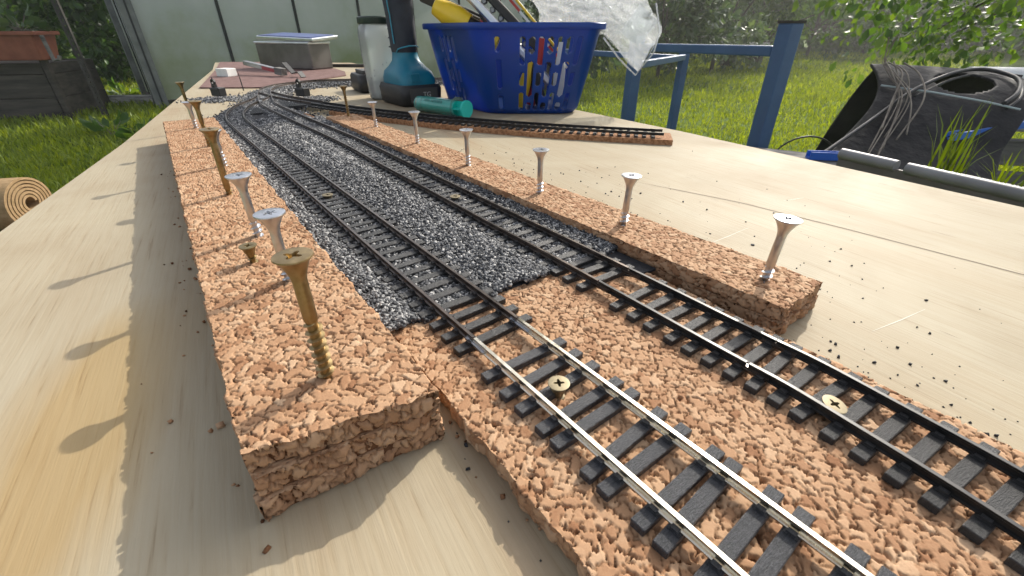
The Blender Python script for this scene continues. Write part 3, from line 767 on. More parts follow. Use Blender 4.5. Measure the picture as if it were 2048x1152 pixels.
# ------------------------------------------------------------------ the plywood table
BOARD = [(.62, -.30), (.3085, .2502), (.1779, .4811), (-.16, 1.0), (-.525, 1.60), (-.9775, 1.61), (-.8009, 1.298), (-.3655, .42), (-.2711, .2132), (-.037, -.30)]
tab = empty("plywood_table", (0, 0, 0), 0, "big pale plywood board table carrying the model railway", "table")
MB().prism(BOARD, -.018, 0).build("board", M['plywood'], tab)
for (x, y) in ((.05, .0), (.30, .0), (-.30, .75), (-.78, 1.5), (-.52, 1.5), (.0, .62)):
    MB().box((x, y, (GZ - .018) / 2), (.06, .06, -GZ - .020)).build("leg", M['timber'], tab)
def thin_line(pts, w, z):
    v, f = [], []
    for i, p in enumerate(pts):
        a = Vector(pts[max(i - 1, 0)]); b = Vector(pts[min(i + 1, len(pts) - 1)]); d = (b - a).normalized(); nrm = Vector((-d.y, d.x)) * w * (.3 if i in (0, len(pts) - 1) else 1)
        v += [(p[0] - nrm.x, p[1] - nrm.y, z), (p[0] + nrm.x, p[1] + nrm.y, z)]
    for i in range(len(pts) - 1): f.append((2 * i, 2 * i + 2, 2 * i + 3, 2 * i + 1))
    return MB().add(v, f)
thin_line([(.085, .303), (.112, .282), (.1414, .2585), (.18, .2165), (.2235, .1662), (.255, .126)], .00028, .00015).build("veneer_split", M['crack'], tab)

M['scratch'] = nmat('scratch', (.52, .50, .42), .6)[0]
for a, b in (((.128, .125), (.158, .139)), ((.095, .196), (.128, .219)), ((.205, .098), (.226, .106)), ((.170, .262), (.186, .268))):
    thin_line([a, ((a[0] + b[0]) / 2 + .0006, (a[1] + b[1]) / 2), b], .00016, .00012).build("scratch", M['scratch'], tab)
rs = random.Random(17)
for k in range(20):                      # short open-grain splits in the face veneer
    q = (rs.uniform(.12, .30), rs.uniform(.05, .33)) if k < 40 else (rs.uniform(-.16, -.06), rs.uniform(.05, .2)); l = rs.uniform(.004, .016); dd = (-.515, .857)
    thin_line([q, (q[0] + dd[0] * l * .5 + rs.uniform(-.0002, .0002), q[1] + dd[1] * l * .5), (q[0] + dd[0] * l, q[1] + dd[1] * l)], rs.uniform(.00007, .00018), .00010).build("veneer_split", M['crack'], tab)

# ------------------------------------------------------------------ cork
U = np.array((-.5906, .8070)); NV = np.array((.8070, .5906))       # along the tracks / across them to the right
def sn(s, n): return U * s + NV * n

RT = np.random.default_rng(5).random((8, 128, 128))
def chips(X, Y, c, so=0):
    """irregular weighted cells: returns edge distance, id tone, relief"""
    X = X / c; Y = Y / c
    X, Y = X + .22 * np.sin(Y * 1.7 + .5) + .13 * np.sin(Y * 3.9 + X * 1.3) + .07 * np.sin(Y * 9.1 - X * 6.3), Y + .22 * np.sin(X * 1.9 + 1.2) + .13 * np.sin(X * 4.3 - Y * .9) + .07 * np.sin(X * 10.3 + Y * 5.1)
    ix = np.floor(X).astype(np.int64); iy = np.floor(Y).astype(np.int64)
    f1 = np.full(X.shape, 9.); f2 = np.full(X.shape, 9.); tone = np.zeros(X.shape); rel = np.zeros(X.shape)
    for dx in (-2, -1, 0, 1, 2):
        for dy in (-2, -1, 0, 1, 2):
            a = (ix + dx + so * 17) % 128; b = (iy + dy + so * 31) % 128
            px = ix + dx + RT[0, a, b]; py = iy + dy + RT[1, a, b]; w = RT[2, a, b] ** 2 * .55
            ang = RT[3, a, b] * 3.1416; k = .75 + .5 * RT[4, a, b]
            ex, ey = X - px, Y - py; ca, sa = np.cos(ang), np.sin(ang)
            d = np.hypot((ex * ca + ey * sa) * k, (-ex * sa + ey * ca) / k) - w
            r = (RT[5, a, b] - .5) * ex * .42 + (RT[6, a, b] - .5) * ey * .42 + (RT[7, a, b] - .5) * .85
            m = d < f1
            f2 = np.where(m, f1, np.minimum(f2, d)); tone = np.where(m, RT[6, a, b] * .55 + RT[2, b, a] * .45, tone); rel = np.where(m, r, rel); f1 = np.where(m, d, f1)
    return f2 - f1, tone, rel

def wob(x, f, s): return np.sin(x * f + s) * .5 + np.sin(x * f * 2.37 + s * 1.7) * .3 + np.sin(x * f * 5.3 + s * 2.9) * .2

def cork_sheet(s0, s1, n0, n1, z0, z1, ds0, kgrow, dn, seed, parent, skew=0.0, c=.0023, wall=.0004, top_fine=True, amp=.00044, ragged=.0008, rot=0.0, mat='cork'):
    """one glued sheet of cork: walls and top swept along the strip, two end faces, everything in chip relief"""
    S = [s0]
    while S[-1] < s1: S.append(S[-1] + ds0 + kgrow * (S[-1] - s0))
    S = np.array(S); S[-1] = s1
    nw = max(3, int((z1 - z0) / wall)); nt = max(6, int((n1 - n0) / dn)) if top_fine else 70
    h, wd = z1 - z0, n1 - n0
    zz = np.linspace(z0, z1, nw); tt = np.linspace(n0, n1, nt)
    qn = np.concatenate([np.full(nw, n0), tt[1:-1], np.full(nw, n1)]); qz = np.concatenate([zz, np.full(nt - 2, z1), zz[::-1]])
    ql = np.concatenate([zz - z1, tt[1:-1] - n0, wd + (z1 - zz[::-1])])                 # unrolled coordinate
    nn_ = np.concatenate([np.full(nw, -1.), np.zeros(nt - 2), np.full(nw, 1.)]); nz_ = np.concatenate([np.zeros(nw), np.ones(nt - 2), np.zeros(nw)])
    nn_[nw - 1] = -.7; nz_[nw - 1] = .5; nn_[nw + nt - 2] = .7; nz_[nw + nt - 2] = .5
    SS, QL = np.meshgrid(S, ql, indexing='ij'); QN = np.broadcast_to(qn, SS.shape); QZ = np.broadcast_to(qz, SS.shape)
    e, t, r = chips(SS, QL, c, seed)
    crev = np.clip(e / .12, 0, 1); crev = 1 - crev * crev * (3 - 2 * crev)
    dep = np.clip(.95 + .8 * np.sin(SS * 1100 + QL * 700 + seed) * np.sin(QL * 1500 - SS * 500), .2, 1.3)
    disp = amp * (r * .36 - 3.0 * crev * dep)
    e2, t2, r2 = chips(SS + .3, QL + .1, c * .45, seed + 3)
    disp += amp * .12 * (r2 - .8 * np.clip(1 - e2 / .25, 0, 1))
    wl = np.abs(np.broadcast_to(nn_, SS.shape)); disp = np.where(wl > .9, disp * 1.25, disp)
    wz = np.minimum(QZ - z0, z1 - QZ); disp = disp - .0006 * np.exp(-wz / .0004) * (wl > .9)
    rag = ragged * np.sign(np.broadcast_to(nn_, SS.shape)) * (wl > .5) * wob(SS, 260., seed * 1.3)
    NN = QN + disp * nn_ + rag; ZZ = QZ + disp * nz_
    SK = skew * (QN - n0) / wd
    fade = np.clip(1 - (SS - s0) / (s1 - s0), 0, 1)
    sag = ragged * 1.2 * wob(QN + QZ * .3, 330., seed * 2.1) * (SS - s0 < 1e-9)
    P2 = SS + SK * fade + sag
    def world(p, q):
        if rot:
            cs, sn_ = math.cos(rot), math.sin(rot); a = p - s0; b = q - n0
            p = s0 + a * cs - b * sn_ * -1 * -1; q = n0 + b * cs + a * sn_
        return p[..., None] * U + q[..., None] * NV
    W = world(P2, NN); V = np.concatenate([W, ZZ[..., None]], -1).reshape(-1, 3)
    tone = np.clip(.20 + .72 * t + .12 * (t2 - .5), 0, 1).reshape(-1)
    k = len(ql); i, j = np.meshgrid(np.arange(len(S) - 1), np.arange(k - 1), indexing='ij'); a = (i * k + j).ravel()
    Q = np.stack([a, a + 1, a + k + 1, a + k], 1)
    allV, allQ, allT = [V], [Q], [tone]; off = len(V)
    for (send, sg, dsx) in ((s0, -1, ds0), (s1, 1, ds0 * 6)):
        ct = np.linspace(n0 + .0001, n1 - .0001, max(6, int(wd / (dsx * 1.0)))); cz = np.linspace(z0, z1, max(4, nw if sg < 0 else 4))
        CT, CZ = np.meshgrid(ct, cz, indexing='ij'); e, t, r = chips(CT + .7, CZ + .2, c, seed + 1)
        crev = np.clip(e / .20, 0, 1); crev = 1 - crev * crev * (3 - 2 * crev)
        dd = amp * 1.4 * (r - 2.4 * crev) * np.where((CZ > z0 + 1e-6) & (CZ < z1 - 1e-6), 1, .3)
        dd = dd - .0009 * np.exp(-np.minimum(CZ - z0, z1 - CZ) / .0005)
        P3 = send + sg * dd + (skew * (CT - n0) / wd if sg < 0 else 0) + ragged * 1.2 * wob(CT + CZ * .3, 330., seed * 2.1) * (sg < 0)
        Wc = world(P3, CT); Vc = np.concatenate([Wc, CZ[..., None]], -1).reshape(-1, 3)
        kk = len(cz); i, j = np.meshgrid(np.arange(len(ct) - 1), np.arange(kk - 1), indexing='ij'); a = (i * kk + j).ravel() + off
        q = np.stack([a, a + kk, a + kk + 1, a + 1], 1)
        allV.append(Vc); allQ.append(q if sg < 0 else q[:, ::-1]); allT.append(np.clip(.24 + .55 * t, 0, 1).reshape(-1)); off += len(Vc)
    # dense core just under the surface
    m = .0012
    cs = [(s0 + m + (skew if b > n0 + wd / 2 else 0), b) for b in (n0 + m, n1 - m)] + [(s1 - m, n1 - m), (s1 - m, n0 + m)]
    cw = np.array([world(np.array(p), np.array(q)) for p, q in cs])
    cv = np.concatenate([np.c_[cw, np.full(4, z0)], np.c_[cw, np.full(4, z1 - m)]])
    allV.append(cv); allQ.append(np.array([(0, 1, 5, 4), (1, 2, 6, 5), (2, 3, 7, 6), (3, 0, 4, 7), (4, 5, 6, 7)]) + off); allT.append(np.full(8, .05))
    me = fast_mesh("cork_sheet", np.concatenate(allV), np.concatenate(allQ))
    set_col(me, np.concatenate(allT))
    return link("cork_sheet", me, M[mat], parent)

L_ = .006
LS = .0063
bed = empty("cork_bed", (*sn(.0, .087), 0), 0, "flat cork bed under the two parallel model tracks", "cork bed")
def child_world(o, e): o.matrix_parent_inverse = e.matrix_basis.inverted()
o = cork_sheet(-.055, .135, .0365, .1384, 0, L_, .00033, 0, .00033, 2, bed, c=.0025, amp=.00048, ragged=.0009); o.location = (-bed.location.x, -bed.location.y, 0)
b = MB(); P_ = [sn(.1355, .0330), sn(.1355, .1384), sn(.60, .131), sn(.62, .06), sn(.56, .0335)]
b.prism([tuple(p - np.array(bed.location[:2])) for p in P_][::-1][::-1], 0, L_ - .0008).build("cork_sheet", M['cork_plain'], bed)
b = MB(); P_ = [sn(.1165, .0325), sn(.1165, .0362), sn(.1353, .0362), sn(.1353, .0325)]
b.prism([tuple(p - np.array(bed.location[:2])) for p in P_], 0, L_ - .0006).build("cork_sheet", M['cork_plain'], bed)

stL = empty("cork_strip", (*sn(.075, .01), 0), 0, "thick three-layer cork strip along the left track with tall screws", "cork strip", "cork strips beside the tracks")
for k in range(3):
    sf, n_a, n_b, sk = ((.0762, -.0101, .0318, -.0028), (.0769, -.0096, .0312, -.0046), (.0786, -.0098, .0310, -.0074))[k]
    o = cork_sheet(sf, .5350, n_a, n_b, k * LS, (k + 1) * LS, .00027, .0027, .00030, 10 + 3 * k, stL, skew=sk, top_fine=(k == 2), c=.0027)
    o.location = (-stL.location.x, -stL.location.y, 0)
stR = empty("cork_strip", (*sn(.045, .16), 0), 0, "lower two-layer cork strip right of the tracks holding silver screws", "cork strip", "cork strips beside the tracks")
for k in range(2):
    jit = ((-.0004, .0, .0010), (0, 0, 0))[k]
    o = cork_sheet(.0436 + jit[0], .5180, .1450 + jit[1], .1750 + jit[2], k * L_, (k + 1) * L_, .00036, .0026, .00036, 30 + 3 * k, stR, top_fine=(k == 1), c=.0026, rot=R(-1.6))
    o.location = (-stR.location.x, -stR.location.y, 0)

# ------------------------------------------------------------------ track
def resample(pts, step):
    pts = [np.array(p, float) for p in pts]; dense = []
    for i in range(len(pts) - 1):
        a, b, c, d = pts[max(i - 1, 0)], pts[i], pts[i + 1], pts[min(i + 2, len(pts) - 1)]
        for k in range(24):
            t = k / 24; dense.append(.5 * ((2 * b) + (c - a) * t + (2 * a - 5 * b + 4 * c - d) * t * t + (3 * b - a - 3 * c + d) * t ** 3))
    dense.append(pts[-1]); D = np.array(dense)
    L = np.r_[0, np.cumsum(np.hypot(*np.diff(D, axis=0).T))]
    q = np.linspace(0, L[-1], max(2, int(L[-1] / step) + 1))
    return np.stack([np.interp(q, L, D[:, 0]), np.interp(q, L, D[:, 1])], 1)

GAUGE, RH = .0173, .0024
SLEEP_H = .0022
PROF = [(-.0010, 0), (.0010, 0), (.0010, .0004), (.00030, .0006), (.00030, .0016), (.00052, .0018), (.00052, RH), (-.00052, RH), (-.00052, .0018), (-.00030, .0016), (-.00030, .0006), (-.0010, .0004)]
def rail_mesh(P, z, name="rail"):
    P = np.asarray(P); T = np.gradient(P, axis=0); T /= np.linalg.norm(T, axis=1, keepdims=True); Nn = np.stack([T[:, 1], -T[:, 0]], 1)
    V = np.concatenate([np.concatenate([P + Nn * a, np.full((len(P), 1), z + b)], 1)[:, None] for a, b in PROF], 1).reshape(-1, 3); k = len(PROF)
    Q = [(i * k + j, i * k + (j + 1) % k, (i + 1) * k + (j + 1) % k, (i + 1) * k + j) for i in range(len(P) - 1) for j in range(k)]
    me = bpy.data.meshes.new(name); me.from_pydata([tuple(v) for v in V], [], Q + [tuple(range(k))[::-1], tuple(range((len(P) - 1) * k, len(P) * k))]); me.update()
    return me
def offset(P, d):
    T = np.gradient(P, axis=0); T /= np.linalg.norm(T, axis=1, keepdims=True); return P + np.stack([T[:, 1], -T[:, 0]], 1) * d

def sleeper_proto(mat, length=.0300, w=.0034, chairs=True):
    o = MB().box((0, 0, SLEEP_H / 2), (length, w, SLEEP_H)).build("sleeper", mat, None, bevel=.00022, seg=1)
    if chairs:
        for s in (-1, 1):
            c = MB()
            for d in (-1, 1):
                c.box((s * GAUGE / 2 + d * .00135, 0, SLEEP_H + .00035), (.0011, .0018, .0011))
            c.box((s * GAUGE / 2, 0, SLEEP_H + .0001), (.0042, .0026, .0004))
            cc = c.build("rail_chair", mat, o)
    return o
PROTO = {}
def place_sleeper(key, mat, loc, ang, parent, jit=0.0, chairs=True, scale=1.0):
    k = (key, chairs)
    if k not in PROTO:
        PROTO[k] = sleeper_proto(M[mat], chairs=chairs); o = PROTO[k]; o.parent = parent
    else: o = copy_tree(PROTO[k], parent)
    r = random.Random(hash((round(loc[0], 5), round(loc[1], 5))))
    o.location = Vector(loc) - parent.location + Vector((0, 0, r.uniform(-.0001, .0001)))
    o.rotation_euler = (0, 0, ang + r.uniform(-jit, jit)); o.scale = (scale, 1, 1)
    return o

ZB = L_ - .0002
def track(label, pts, rail_mat, sl_mat, svals=None, pitch=.0077, zb=ZB, chairs=True, start=.003, jit=.03, joiner_at_start=False, group="lengths of model railway track"):
    P = resample(pts, .004)
    e = empty("model_track", (P[0][0], P[0][1], zb), 0, label, "track", group)
    for s in (-1, 1):
        o = link("rail", rail_mesh(offset(P, s * GAUGE / 2) - P[0], SLEEP_H), M[rail_mat], e)
    L = np.r_[0, np.cumsum(np.hypot(*np.diff(P, axis=0).T))]
    if svals is None: svals = np.arange(start, L[-1] - .002, pitch)
    T = np.gradient(P, axis=0)
    for q in svals:
        x, y = np.interp(q, L, P[:, 0]), np.interp(q, L, P[:, 1]); a = math.atan2(np.interp(q, L, T[:, 1]), np.interp(q, L, T[:, 0])) - math.pi / 2
        place_sleeper(sl_mat, sl_mat, (x, y, zb), a, e, jit, chairs)
    if joiner_at_start:
        for s in (-1, 1):
            Q = offset(P, s * GAUGE / 2)[:4] - P[0]; d = Q[1] - Q[0]; d /= np.linalg.norm(d); a = math.atan2(d[1], d[0])
            MB().box((Q[0][0] + d[0] * .001, Q[0][1] + d[1] * .001, SLEEP_H + .0004), (.010, .0026, .0008), a).box((Q[0][0] + d[0] * .001, Q[0][1] + d[1] * .001, SLEEP_H + .0010), (.010, .0014, .0006), a).build("rail_joiner", M['zinc' if rail_mat != 'rail_black' else 'rail_dark'], e)
    return e

# left track centre line, from the camera outwards
ln0, ln1, ljoint = (.0610, .0270), (.0449, .0482), (-.0046, .1128)
left_near = [ljoint, (.0201, .0806), ln1, ln0, (.0745, .0095)]
LN = [np.hypot(*(np.array(ljoint) - np.array(p))) for p in left_near]
sv = [.0921 - s for s in (.0777, .0698, .0629, .0543, .0488, .0394, .0334, .0245, .0197, .0110, .0050, -.0040, -.0095)]
near_l = track("nearest left model track with bright silver rails on grey sleepers", left_near, 'rail_silver', 'sleeper_grey', svals=sv, jit=.05, joiner_at_start=True)
left_far = [(-.0050, .1133), (-.0500, .1718), (-.0950, .2305), (-.1444, .2950), (-.2095, .3800), (-.2615, .4470), (-.3000, .5000), (-.3205, .5360)]
track("ballasted left model track with dark rails curving away to the turnout", left_far, 'rail_dark', 'sleeper_black', start=.0010)
# right track
right_near = [(.0745, .1010), (.0815, .0917), (.0905, .0770), (.1000, .0610), (.1090, .0440), (.1200, .0240)]
track("nearest right model track with black rails running out at lower right", right_near, 'rail_black', 'sleeper_black', start=.0040, pitch=.0071, joiner_at_start=True)
right_mid = [(.0400, .1482), (.0520, .1320), (.0640, .1153), (.0742, .1014)]
track("short middle length of right model track beside the cork strip end", right_mid, 'rail_black', 'sleeper_black', svals=[.0125, .0207, .0283, .0361, .0429, .0499, .0565], joiner_at_start=True)
right_far = [(.0397, .1486), (.0206, .1745), (-.0038, .2065), (-.0416, .2572), (-.0865, .3166), (-.1405, .3890), (-.2307, .4990), (-.2680, .5450)]
track("ballasted right model track running straight back to the turnout", right_far, 'rail_dark', 'sleeper_black', start=.0035)
# back track on its own cork underlay
back = [(-.2600, .6245), (-.2200, .5960), (-.1645, .5594), (-.0680, .5060), (.0380, .4630), (.1290, .4360), (.1440, .4320)]
UP = resample(back[1:] + [(.152, .4300)], .006)
ue = empty("cork_underlay", (UP[0][0], UP[0][1], 0), 0, "narrow cork underlay strip beneath the rear model track", "cork strip")
ql, qr = offset(UP, -.0165), offset(UP, .0175)
k = len(UP); r = np.random.default_rng(3); ql = ql + r.normal(0, .0006, ql.shape); qr = qr + r.normal(0, .0006, qr.shape)
V = np.concatenate([np.c_[ql, np.zeros(k)], np.c_[ql, np.full(k, .0048)], np.c_[qr, np.full(k, .0048)], np.c_[qr, np.zeros(k)]]) - np.array((*UP[0], 0))
F = [(i + m * k, i + 1 + m * k, i + 1 + (m + 1) * k, i + (m + 1) * k) for i in range(k - 1) for m in range(3)] + [(0, k, 2 * k, 3 * k), (k - 1, 4 * k - 1, 3 * k - 1, 2 * k - 1)]
MB().add(V, F).build("sheet", M['cork_plain'], ue)
track("rear black model track running right behind the cork strip to the table edge", back, 'rail_black', 'sleeper_black', zb=.0048, chairs=False)
lead = [(-.3845, .7360), (-.4000, .7750), (-.4080, .8230), (-.4010, .8620), (-.3740, .9090), (-.3180, .9290), (-.2200, .9470), (-.0900, .9600)]
track("distant curved model track bending right behind the turnout", lead, 'rail_dark', 'sleeper_black', chairs=False)

# three-way turnout
def turnout():
    e = empty("track_turnout", (-.33, .63, ZB), 0, "three-way track turnout where the left, right and rear tracks meet", "turnout")
    br = [[(-.3205, .5360), (-.3360, .5740), (-.3450, .6060), (-.3500, .6370), (-.3580, .6750), (-.3780, .7240), (-.3845, .7360)],
          [(-.2680, .5450), (-.3160, .6080), (-.3480, .6640), (-.3720, .7100), (-.3845, .7360)],
          [(-.2600, .6245), (-.3000, .6540), (-.3340, .6830), (-.3650, .7140), (-.3845, .7360)]]
    for i, p in enumerate(br):
        P = resample(p, .004)
        for s in (-1, 1): link("rail", rail_mesh(offset(P, s * GAUGE / 2) - np.array((-.33, .63)), SLEEP_H + .00006 * i), M['rail_dark'], e)
    C = resample(br[1], .0078); A = resample(br[0], .002); B = resample(br[2], .002); T = np.gradient(C, axis=0)
    for c, t in zip(C, T):
        t = t / np.linalg.norm(t); nrm = np.array((t[1], -t[0])); lo, hi = -.015, .015
        for Q in (A, B):
            d = (Q - c) @ t; m = np.abs(d) < .004
            if m.any():
                v = ((Q[m] - c) @ nrm).mean(); lo, hi = min(lo, v - .014), max(hi, v + .014)
        lo, hi = max(lo, -.065), min(hi, .075); mid = c + nrm * (lo + hi) / 2
        MB().box((mid[0] + .33, mid[1] - .63, SLEEP_H / 2 - .0001), (hi - lo, .0034, SLEEP_H), math.atan2(nrm[1], nrm[0])).build("sleeper", M['sleeper_black'], e)
    for (x, y) in ((-.337, .629), (-.352, .666)):
        MB().box((x + .33, y - .63, SLEEP_H + .0012), (.004, .012, .0026), R(28)).build("frog", M['steel_grey'], e)
turnout()

def switch_lantern(label, x, y, rz):
    e = empty("switch_motor", (x, y, .0055), R(rz), label, "switch motor", "black switch motors with lantern beside the turnout")
    MB().box((0, 0, .0058), (.018, .012, .0115)).build("housing", M['black_plastic'], e, bevel=.0008)
    MB().box((-.001, -.0062, .0100), (.016, .0006, .0012)).build("stripe", M['grey_plastic'], e)
    MB().box((-.005, 0, .0135), (.0060, .005, .004)).build("lantern_base", M['black_plastic'], e)
    l = MB()
    n = 16
    for k in range(n):
        a0 = 2 * math.pi * k / n
        l.box((-.005 + .0030 * math.cos(a0), 0, .0188 + .0034 * math.sin(a0)), (.0018, .003, .0018), M=Matrix.Rotation(-a0, 4, 'Y'))
    l.build("lantern_ring", M['black_plastic'], e)
    MB().lathe([(.0008, .0222), (.0007, .025), (.0, .0262)], 8, Matrix.Translation((-.005, 0, 0))).build("finial", M['black_plastic'], e)
switch_lantern("black switch motor with lantern left of the turnout", -.447, .722, -20)
switch_lantern("black switch motor with lantern right of the turnout", -.318, .720, -25)
tag(MB().tube([(-.452, .800, .004), (-.4525, .800, .022), (-.453, .800, .034)], [.0009, .0008, .0004], 6).build("signal_pin", M['black_plastic']), "thin black pin standing behind the turnout", "pin")

# ------------------------------------------------------------------ ballast
LP = resample([(.0449, .0482)] + left_far + [(-.3360, .5740), (-.3450, .6060), (-.3580, .6750), (-.3845, .7360)], .002)
RP = resample(right_near[:1] + right_mid[::-1][1:] + right_far + [(-.3160, .6080), (-.3480, .6640), (-.3845, .7360)], .002)
def nearest(P, X, Y):
    out = np.full(len(X), 9.)
    for i in range(0, len(P), 1): out = np.minimum(out, np.hypot(X - P[i, 0], Y - P[i, 1]))
    return out

def stones(X, Y, Z, size, seed, tone_mu=.42, tone_sd=.27):
    r = np.random.default_rng(seed); n = len(X)
    base = np.array([(a, b, c) for a in (-1, 1) for b in (-1, 1) for c in (-1, 1)], float) * .5
    q = r.normal(0, 1, (n, 4)); q /= np.linalg.norm(q, axis=1, keepdims=True); w, x, y, z = q.T
    Rm = np.stack([1 - 2 * (y * y + z * z), 2 * (x * y - z * w), 2 * (x * z + y * w), 2 * (x * y + z * w), 1 - 2 * (x * x + z * z), 2 * (y * z - x * w), 2 * (x * z - y * w), 2 * (y * z + x * w), 1 - 2 * (x * x + y * y)], 1).reshape(n, 3, 3)
    v = base[None] * (r.uniform(.55, 1.3, (n, 1, 3))) + r.normal(0, .13, (n, 8, 3))
    v = v * (size * r.uniform(.65, 1.3, n))[:, None, None]
    v = np.einsum('nij,nkj->nki', Rm, v) + np.stack([X, Y, Z], 1)[:, None, :]
    V = v.reshape(-1, 3); o = (np.arange(n) * 8)[:, None, None]
    f = np.array([(0, 1, 3, 2), (4, 6, 7, 5), (0, 4, 5, 1), (2, 3, 7, 6), (0, 2, 6, 4), (1, 5, 7, 3)])
    Q = (o + f[None]).reshape(-1, 4)
    t = np.clip(r.normal(tone_mu, tone_sd, n), 0, 1)
    return V, Q, np.repeat(t, 8)

def s_of(X, Y): return X * U[0] + Y * U[1]
def ballast():
    r = np.random.default_rng(9); n = 118000
    s = .1155 + (.60 - .1155) * r.uniform(0, 1, n) ** 1.5; nn = r.uniform(.0318, .1440, n)
    # right boundary follows the right strip, far end fans out to the turnout
    nn = .0318 + (nn - .0318) * (1 - .10 * np.clip((s - .1) / .45, 0, 1))
    XY = s[:, None] * U + nn[:, None] * NV
    front = .1165 + .0022 * wob(nn, 300., 1.) + np.where(nn > .118, -.026 * np.clip((nn - .118) / .012, 0, 1), 0) + np.where((nn > .052) & (nn < .075), .0015, 0)
    keep = s > front
    # lead and turnout shoulders
    m = 24000
    LDp = resample([(-.2680, .5450), (-.3160, .6080), (-.3480, .6640), (-.3720, .7100)] + lead, .002); k = r.integers(0, len(LDp), m)
    E2 = LDp[k] + r.normal(0, 1, (m, 2)) * .016
    k = r.integers(0, len(LP), 9000); E3 = LP[k] + r.normal(0, 1, (9000, 2)) * .013; E3 = E3[E3[:, 1] > .47]
    E4 = np.array((-.452, .722)) + r.normal(0, 1, (1500, 2)) * .016; E5 = np.array((-.312, .716)) + r.normal(0, 1, (1800, 2)) * (.018)
    XY = np.concatenate([XY[keep], E2, E3, E4, E5]); X, Y = XY.T
    dl, dr = nearest(LP, X, Y), nearest(RP, X, Y); d = np.minimum(dl, dr)
    dist = np.hypot(X, Y)
    intrack = d < .0155
    hump = .0016 * np.clip((d - .014) / .008, 0, 1) + .0006 * np.sin(X * 160) * np.sin(Y * 130)
    z = np.where(intrack, L_ + r.uniform(-.0002, .0010, len(X)), L_ + r.uniform(-.0002, .0011, len(X)) + hump)
    far = np.clip((dist - .35) / .25, 0, 1); z += np.where(intrack, far * .0003 * r.random(len(X)), 0)
    allc = [LP, RP, LDp, resample([(-.2600, .6245), (-.3000, .6540), (-.3340, .6830), (-.3845, .7360)], .002)]
    dd = np.minimum.reduce([nearest(q, X, Y) for q in allc]); out = (Y > .50) & (dd > .014)
    z = np.where((Y > .5) & (s_of(X, Y) > .545), np.clip(L_ + .0006 - .42 * np.clip(dd - .014, 0, 1), .0004, 1) + r.uniform(-.0002, .0006, len(X)), z)
    onrail = (np.abs(d - GAUGE / 2) < .0013)
    ok = ~onrail
    size = .00100 * np.clip(dist / .3, .95, 1.6)
    X, Y, z, size, dist = X[ok], Y[ok], z[ok], size[ok], dist[ok]
    V, Q, t = stones(X, Y, z, size, 4, .60, .31)
    me = fast_mesh("ballast", V, Q); set_col(me, t)
    e = tag(link("ballast", me, M['stone']), "dark grey and pale stone ballast filling between the tracks", "ballast", kind="stuff")
    # dark bed below the stones
    v, f = [], []
    return e
ballast()
bb = [sn(.119, .0322), sn(.117, .060), sn(.1165, .116), sn(.095, .131), sn(.094, .1435), sn(.55, .131), sn(.60, .10), sn(.615, .07), sn(.60, .05), sn(.555, .0325)]
o = MB().prism([tuple(p) for p in bb], L_ - .0007, L_ + .0003).build("ballast_base", varied('ballast_base', (.008, .008, .010), (.03, .03, .033), rough=.9, scale=700))
tag(o, "dark grit layer under the stone ballast", "ballast", kind="stuff")

# stray grains over the board and cork crumbs by the left strip
def grains():
    r = np.random.default_rng(12); P = []
    for _ in range(900):
        s = r.uniform(-.12, .35); q = .1385 + r.gamma(1.1, .026) + (.036 if s > .04 else 0) + .0015; P.append(sn(s, q))
    for _ in range(130): P.append(sn(r.uniform(-.09, .045), .140 + abs(r.normal(0, .009))))
    for _ in range(26): P.append(sn(r.uniform(.0, .11), r.uniform(.0312, .0362)))
    P = np.array(P); keep = r.random(len(P)) < .5; P = P[keep]
    sz = .00028 + .0007 * r.random(len(P)) ** 3.2
    V, Q, t = stones(P[:, 0], P[:, 1], sz * .25, sz, 13, .2, .15)
    me = fast_mesh("stray_grains", V, Q); set_col(me, t)
    tag(link("stray_grains", me, M['stone']), "stray ballast grains scattered on the right of the plywood board", "grains", kind="stuff")
    P = []
    for _ in range(60): P.append(sn(r.uniform(.06, .42), -.0105 - abs(r.normal(0, .008))))
    for _ in range(14): P.append(sn(r.uniform(.0, .1), r.uniform(.028, .0365)))
    P = np.array(P); sz = .0004 + .0008 * r.random(len(P)) ** 2
    V, Q, t = stones(P[:, 0], P[:, 1], sz * .25, sz, 14, .25, .2)
    me = fast_mesh("cork_crumbs", V, Q); set_col(me, t)
    tag(link("cork_crumbs", me, M['cork']), "loose cork crumbs on the plywood beside the left cork strip", "crumbs", kind="stuff")
grains()

